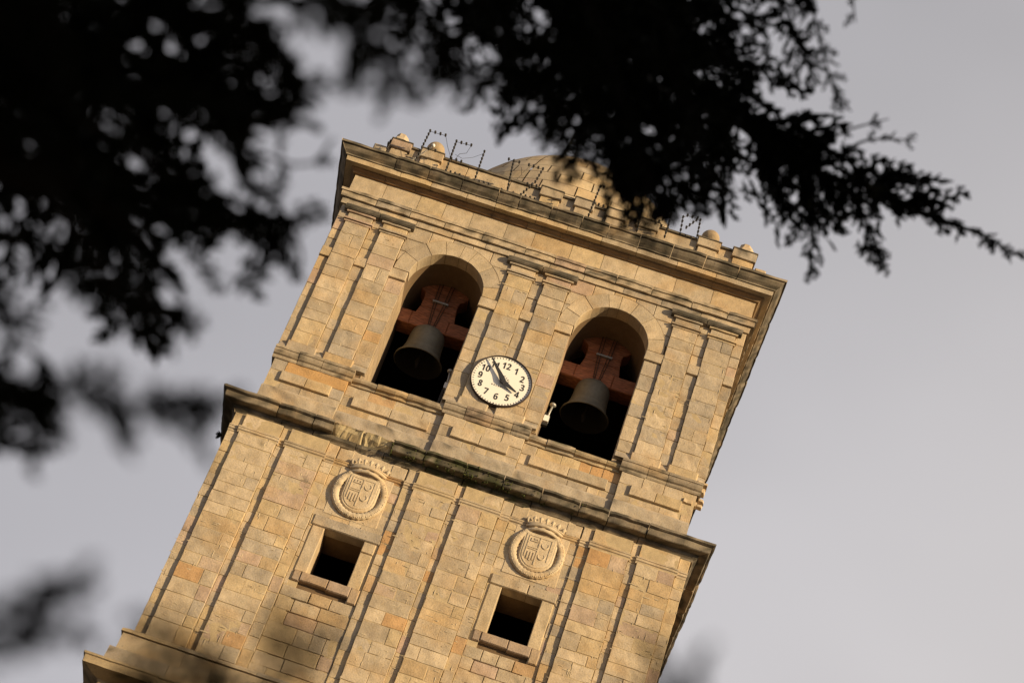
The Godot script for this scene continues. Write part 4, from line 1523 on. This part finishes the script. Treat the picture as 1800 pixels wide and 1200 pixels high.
func build_tree() -> void:
	tree = thing("conifer_tree", "dark conifer whose blurred boughs hang across the top and left of the view", "tree", Vector3(1.7, 0, 45.1))
	for i in 4:
		var b := MB.new()
		shoot(b, Vector3.ZERO, Vector3.UP, Vector3.RIGHT, 0.085, 0.0046, 2)
		sprays.append(b.mesh())
	var tb := MB.new()
	tb.tube([Vector3(0, -0.1, 0), Vector3(0.02, 0.4, 0), Vector3(0.03, 2.0, 0.02), Vector3(-0.04, 6.0, 0.0), Vector3(0.0, 11.0, 0.0), Vector3(0, 14.5, 0)], [0.36, 0.27, 0.22, 0.16, 0.08, 0.01], 14, Color.WHITE)
	put("trunk", tb.mesh(true), M.bark, tree)
	var T := tree.position
	# limbs come over the photographer's head (up) or from the trunk's side (west), well clear of the view
	var up := Vector3(-0.263, 0.744, 0.614)
	var west := Vector3(-0.93, -0.30, 0.16)
	var high := T + Vector3(0, 3.4, 0)
	# over the tower's head and away to the right
	var a0 := Vector3(2.844, 3.798, 41.963)
	var a1 := Vector3(2.972, 3.726, 41.805)
	var a2 := Vector3(3.052, 3.736, 41.744)
	var a3 := Vector3(3.165, 3.744, 41.687)
	var a4 := Vector3(3.267, 3.776, 41.657)
	bough([high, a0 + up * 0.8], [a0 + up * 0.12, a0, a1, a2, a3], 0.13, 0.3, 0.018, 0.010)
	bough([a1], [a2, a3, a4, Vector3(3.330, 3.79, 41.63)], 0.115, 0.4, 0.015, 0.005)
	bough([a4], [Vector3(3.32, 3.785, 41.635), Vector3(3.38, 3.80, 41.615), Vector3(3.443, 3.822, 41.588), Vector3(3.50, 3.828, 41.565)], 0.05, 0.5, 0.010, 0.004)
	bough([a2], [a3, Vector3(3.195, 3.695, 41.642), Vector3(3.211, 3.646, 41.595)], 0.055, 0.4, 0.009, 0.003)
	bough([a3], [Vector3(3.217, 3.762, 41.667), Vector3(3.276, 3.738, 41.622), Vector3(3.31, 3.706, 41.597)], 0.055, 0.4, 0.009, 0.003)
	bough([a2], [a3, Vector3(3.230, 3.753, 41.772), Vector3(3.290, 3.763, 41.788)], 0.035, 0.1, 0.02, 0.003)
	bough([a2], [Vector3(3.155, 3.766, 41.707), Vector3(3.203, 3.760, 41.776), Vector3(3.245, 3.776, 41.798)], 0.035, 0.1, 0.02, 0.003)
	var b0 := Vector3(3.054, 3.614, 42.202)
	bough([high, b0 + up * 0.8], [b0 + up * 0.06, b0, Vector3(3.088, 3.594, 42.104), Vector3(3.123, 3.598, 42.036), Vector3(3.158, 3.597, 41.972)], 0.045, 0.3, 0.015, 0.005)
	bough([b0 + up * 0.1], [Vector3(3.113, 3.692, 42.142), Vector3(3.134, 3.649, 42.093), Vector3(3.146, 3.632, 42.074)], 0.03, 0.2, 0.02, 0.003)
	# the heavy mass in the middle
	var c0 := Vector3(2.774, 3.099, 42.546)
	var c1 := Vector3(2.834, 3.348, 42.363)
	var c2 := Vector3(2.775, 2.789, 42.805)
	var c3 := Vector3(2.775, 2.555, 42.999)
	var c4 := Vector3(2.862, 2.115, 43.399)
	bough([high, c0 + up * 0.7], [c0 + up * 0.05, c0, Vector3(2.824, 3.142, 42.436), Vector3(2.888, 3.176, 42.320), Vector3(2.952, 3.175, 42.246), Vector3(3.01, 3.168, 42.185)], 0.10, 0.35, 0.010)
	bough([high, c1 + up * 0.7], [c1 + up * 0.05, c1, Vector3(2.896, 3.376, 42.239), Vector3(2.950, 3.412, 42.129), Vector3(2.998, 3.385, 42.100)], 0.12, 0.3, 0.010)
	bough([c1 + up * 0.3], [c1 + up * 0.1, Vector3(2.90, 3.45, 42.3), Vector3(2.99, 3.50, 42.18)], 0.11, 0.3, 0.012, 0.006)
	bough([high, c2 + up * 0.6], [c2 + up * 0.05, c2, Vector3(2.816, 2.833, 42.696), Vector3(2.872, 2.843, 42.627), Vector3(2.905, 2.85, 42.57)], 0.08, 0.3, 0.010, 0.006)
	bough([T + Vector3(0, 2.6, 0), c3 + up * 0.5], [c3 + up * 0.03, c3, Vector3(2.814, 2.569, 42.932), Vector3(2.844, 2.592, 42.878), Vector3(2.867, 2.586, 42.868)], 0.06, 0.25, 0.010, 0.005)
	bough([T + Vector3(0, 2.3, 0), c4 + up * 0.5], [c4 + up * 0.02, c4, Vector3(2.883, 2.103, 43.381), Vector3(2.900, 2.107, 43.356)], 0.042, 0.2, 0.007, 0.003)
	# the dark wall of the left side
	var d0 := Vector3(2.681, 2.214, 43.246)
	var d1 := Vector3(2.662, 2.210, 43.158)
	var d2 := Vector3(2.721, 2.101, 43.224)
	var d3 := Vector3(2.5216, 2.4206, 42.9440)
	var d4 := Vector3(2.5336, 2.4776, 42.9896)
	var d5 := Vector3(2.780, 1.993, 43.293)
	bough([T + Vector3(0, 2.6, 0), d0 + west * 0.5], [d0, Vector3(2.724, 2.250, 43.165), Vector3(2.757, 2.294, 43.099), Vector3(2.781, 2.333, 43.049)], 0.070, 0.3, 0.012)
	bough([T + Vector3(0, 2.5, 0), d1 + west * 0.5], [d1, Vector3(2.709, 2.255, 43.084), Vector3(2.740, 2.293, 43.016), Vector3(2.779, 2.342, 42.958), Vector3(2.804, 2.356, 42.927)], 0.070, 0.4, 0.012)
	bough([T + Vector3(0, 2.3, 0), d2 + west * 0.4], [d2, Vector3(2.759, 2.142, 43.152), Vector3(2.783, 2.164, 43.118), Vector3(2.802, 2.182, 43.084), Vector3(2.815, 2.179, 43.078)], 0.045, 0.4, 0.010, 0.006)
	bough([d1], [Vector3(2.708, 2.201, 43.138), Vector3(2.757, 2.204, 43.113), Vector3(2.789, 2.200, 43.100), Vector3(2.812, 2.187, 43.085)], 0.038, 0.4, 0.012, 0.005)
	bough([T + Vector3(0, 2.9, 0), d3 + west * 0.6], [d3, Vector3(2.5864, 2.4656, 42.8672), Vector3(2.6308, 2.4920, 42.7904), Vector3(2.6650, 2.4572, 42.7520)], 0.117, 0.3, 0.016)
	bough([T + Vector3(0, 3.1, 0), d4 + west * 0.6], [d4, Vector3(2.6248, 2.4848, 42.9530), Vector3(2.6590, 2.5178, 42.8846), Vector3(2.7070, 2.5040, 42.8564)], 0.104, 0.3, 0.016)
	bough([T + Vector3(0, 2.7, 0), Vector3(2.4058, 2.1482, 43.3484)], [Vector3(2.5858, 2.2082, 43.1684), Vector3(2.6578, 2.2982, 43.0784), Vector3(2.7058, 2.3582, 43.0184)], 0.104, 0.3, 0.016)
	bough([T + Vector3(0, 2.8, 0), Vector3(2.4658, 2.4482, 43.3484)], [Vector3(2.6338, 2.3582, 43.1984), Vector3(2.7058, 2.3642, 43.0964), Vector3(2.7538, 2.3762, 43.0364)], 0.091, 0.3, 0.016)
	bough([T + Vector3(0, 2.0, 0), d5 + west * 0.4], [d5, Vector3(2.804, 2.004, 43.251), Vector3(2.815, 2.017, 43.224)], 0.05, 0.3, 0.012, 0.004)
	bough([c1 + up * 0.3], [Vector3(2.848, 3.277, 42.357), Vector3(2.893, 3.222, 42.295), Vector3(2.946, 3.174, 42.245), Vector3(2.988, 3.143, 42.215), Vector3(3.005, 3.134, 42.207)], 0.09, 0.3, 0.009, 0.006)
	bough([c0 + up * 0.4], [Vector3(2.690, 3.062, 42.523), Vector3(2.754, 3.046, 42.492), Vector3(2.809, 3.024, 42.461), Vector3(2.840, 3.012, 42.445)], 0.075, 0.3, 0.012, 0.005)
	bough([d2], [Vector3(2.773, 2.121, 43.218), Vector3(2.797, 2.113, 43.203), Vector3(2.816, 2.101, 43.188), Vector3(2.825, 2.095, 43.181)], 0.032, 0.5, 0.010, 0.004)
	bough([d5 + west * 0.2], [Vector3(2.772, 1.989, 43.294), Vector3(2.808, 1.992, 43.283), Vector3(2.821, 2.010, 43.249), Vector3(2.827, 2.006, 43.245)], 0.038, 0.4, 0.008, 0.004)
	bough([T + Vector3(0, 1.9, 0), Vector3(2.3, 2.0, 43.2)], [Vector3(2.66, 2.06, 43.09), Vector3(2.723, 2.072, 43.087), Vector3(2.760, 2.086, 43.083), Vector3(2.770, 2.091, 43.083)], 0.05, 0.3, 0.008, 0.004)
	bough([d0], [Vector3(2.744, 2.307, 43.026), Vector3(2.770, 2.329, 42.992), Vector3(2.796, 2.351, 42.960), Vector3(2.815, 2.352, 42.956)], 0.052, 0.5, 0.009, 0.004)
	bough([Vector3(2.786, 2.340, 43.041)], [Vector3(2.785, 2.342, 42.998), Vector3(2.808, 2.353, 42.959), Vector3(2.823, 2.341, 42.946), Vector3(2.825, 2.336, 42.941)], 0.032, 0.5, 0.012, 0.003)
	bough([a0], [Vector3(2.957, 3.729, 41.738), Vector3(3.058, 3.705, 41.714), Vector3(3.145, 3.694, 41.707), Vector3(3.195, 3.67, 41.687)], 0.085, 0.35, 0.017, 0.005)
	bough([a1], [Vector3(3.041, 3.743, 41.751), Vector3(3.133, 3.738, 41.749), Vector3(3.219, 3.725, 41.743), Vector3(3.255, 3.703, 41.725)], 0.075, 0.35, 0.017, 0.005)
	# veils across the gap between the two masses, and along the left edge
	bough([T + Vector3(0, 2.3, 0), Vector3(2.787, 2.243, 43.263) + up * 0.4], [Vector3(2.787, 2.243, 43.263), Vector3(2.810, 2.231, 43.242), Vector3(2.832, 2.220, 43.225), Vector3(2.848, 2.212, 43.213)], 0.035, 0.2, 0.003, 0.003)
	bough([T + Vector3(0, 2.2, 0), Vector3(2.848, 2.189, 43.333) + up * 0.4], [Vector3(2.848, 2.189, 43.333), Vector3(2.869, 2.177, 43.315), Vector3(2.884, 2.170, 43.304), Vector3(2.899, 2.160, 43.292)], 0.03, 0.2, 0.004, 0.003)
	bough([T + Vector3(0, 2.4, 0), Vector3(2.715, 2.373, 43.127) + up * 0.4], [Vector3(2.715, 2.373, 43.127), Vector3(2.747, 2.355, 43.097), Vector3(2.780, 2.342, 43.075), Vector3(2.806, 2.333, 43.06)], 0.045, 0.2, 0.004, 0.003)
	bough([T + Vector3(0, 2.4, 0), Vector3(2.835, 2.341, 43.201) + up * 0.4], [Vector3(2.835, 2.341, 43.201), Vector3(2.861, 2.322, 43.175), Vector3(2.884, 2.308, 43.157), Vector3(2.896, 2.304, 43.15)], 0.035, 0.2, 0.004, 0.003)
	bough([T + Vector3(0, 1.9, 0), Vector3(2.4, 2.1, 43.3)], [Vector3(2.703, 2.133, 43.134), Vector3(2.729, 2.160, 43.079), Vector3(2.754, 2.151, 43.064), Vector3(2.765, 2.144, 43.056)], 0.045, 0.3, 0.007, 0.003)
	bough([high, Vector3(3.023, 3.761, 42.066) + up * 0.6], [Vector3(3.023, 3.761, 42.066), Vector3(3.067, 3.696, 41.992), Vector3(3.091, 3.670, 41.964), Vector3(3.116, 3.656, 41.952)], 0.075, 0.3, 0.012, 0.004)
	bough([a0 + up * 0.5], [Vector3(2.923, 3.817, 41.979), Vector3(2.981, 3.747, 41.899), Vector3(3.027, 3.719, 41.869), Vector3(3.052, 3.695, 41.845)], 0.085, 0.3, 0.011, 0.004)
	bough([c0 + up * 0.4], [Vector3(2.844, 3.163, 42.456), Vector3(2.884, 3.102, 42.389), Vector3(2.919, 3.064, 42.349), Vector3(2.945, 3.044, 42.328), Vector3(2.966, 3.032, 42.317)], 0.08, 0.3, 0.009, 0.006)
	bough([d0], [Vector3(2.757, 2.380, 42.978), Vector3(2.784, 2.381, 42.971), Vector3(2.809, 2.385, 42.969), Vector3(2.818, 2.392, 42.973)], 0.025, 0.2, 0.016, 0.003)
	bough([c3 + up * 0.2], [Vector3(2.979, 2.447, 43.001), Vector3(2.995, 2.429, 42.984), Vector3(3.005, 2.414, 42.971), Vector3(3.012, 2.403, 42.961)], 0.006, 0.2, 0.02, 0.002)
	# twigs very near the lens
	var e0 := Vector3(2.818, 1.929, 43.370)
	bough([T + Vector3(0, 1.9, 0), e0 + west * 0.3], [e0, Vector3(2.863, 1.942, 43.363), Vector3(2.892, 1.951, 43.361), Vector3(2.902, 1.953, 43.360)], 0.02, 0.2, 0.004, 0.002)
	var e1 := Vector3(2.8822, 1.8134, 43.4516)
	bough([T + Vector3(0, 1.8, 0), e1 + west * 0.3], [e1, Vector3(2.9014, 1.8224, 43.4504), Vector3(2.9098, 1.8338, 43.4528)], 0.032, 0.1, 0.004, 0.002)
	var down := up * -1.0
	bough([T + Vector3(0, 1.1, 0), Vector3(2.9578, 1.7042, 43.4204)], [Vector3(2.9668, 1.7996, 43.4612), Vector3(2.9632, 1.8170, 43.4696), Vector3(2.9620, 1.8254, 43.4738)], 0.020, 0.0, 0.0039, 0.002)
	bough([T + Vector3(0, 1.2, 0), Vector3(2.9373, 1.7103, 43.4254)], [Vector3(2.9488, 1.7953, 43.4614), Vector3(2.9478, 1.8102, 43.4685), Vector3(2.9468, 1.8213, 43.4740)], 0.010, 0.0, 0.0052, 0.002)
	bough([T + Vector3(0, 1.0, 0), Vector3(3.02, 1.70, 43.5)], [Vector3(3.047, 1.823, 43.471), Vector3(3.0445, 1.837, 43.479), Vector3(3.0435, 1.8425, 43.4817)], 0.009, 0.0, 0.003, 0.002)
	bough([c3 + up * 0.2], [Vector3(2.976, 2.490, 43.045), Vector3(3.012, 2.418, 43.042), Vector3(3.026, 2.38, 43.058)], 0.006, 0.1, 0.02, 0.003)
	# rest of the crown, unseen, packed dense to block sun; open along the view
	var eye := Vector3(3.0146, 1.62, 43.871)
	var outward := Vector3(-0.0564, 0.6075, -0.7922)
	var lists := [[], [], [], []]
	for i in 70000:
		var h := 2.0 + 11.5 * pow(rng.randf(), 1.9)
		var rad := 6.2 * (1.0 - (h - 2.0) / 13.0) * sqrt(rng.randf_range(0.12, 1.0))
		var a := rng.randf() * TAU
		var p := T + Vector3(cos(a) * rad, h - rad * 0.12, sin(a) * rad)
		var v := p - eye
		if v.length() < 1.5 or v.normalized().dot(outward) > 0.84:
			continue
		var e := (Vector3(cos(a), -0.35, sin(a)) + Vector3(rng.randf_range(-1, 1), rng.randf_range(-1, 1), rng.randf_range(-1, 1)) * 0.6).normalized()
		var sd := e.cross(Vector3(rng.randf_range(-1, 1), rng.randf_range(-1, 1), rng.randf_range(-1, 1))).normalized()
		var over := e.cross(sd).normalized()
		var sc := rng.randf_range(3.5, 5.5)
		lists[i % 4].append(Transform3D(Basis(sd * sc, e * sc, over * sc), p - T))
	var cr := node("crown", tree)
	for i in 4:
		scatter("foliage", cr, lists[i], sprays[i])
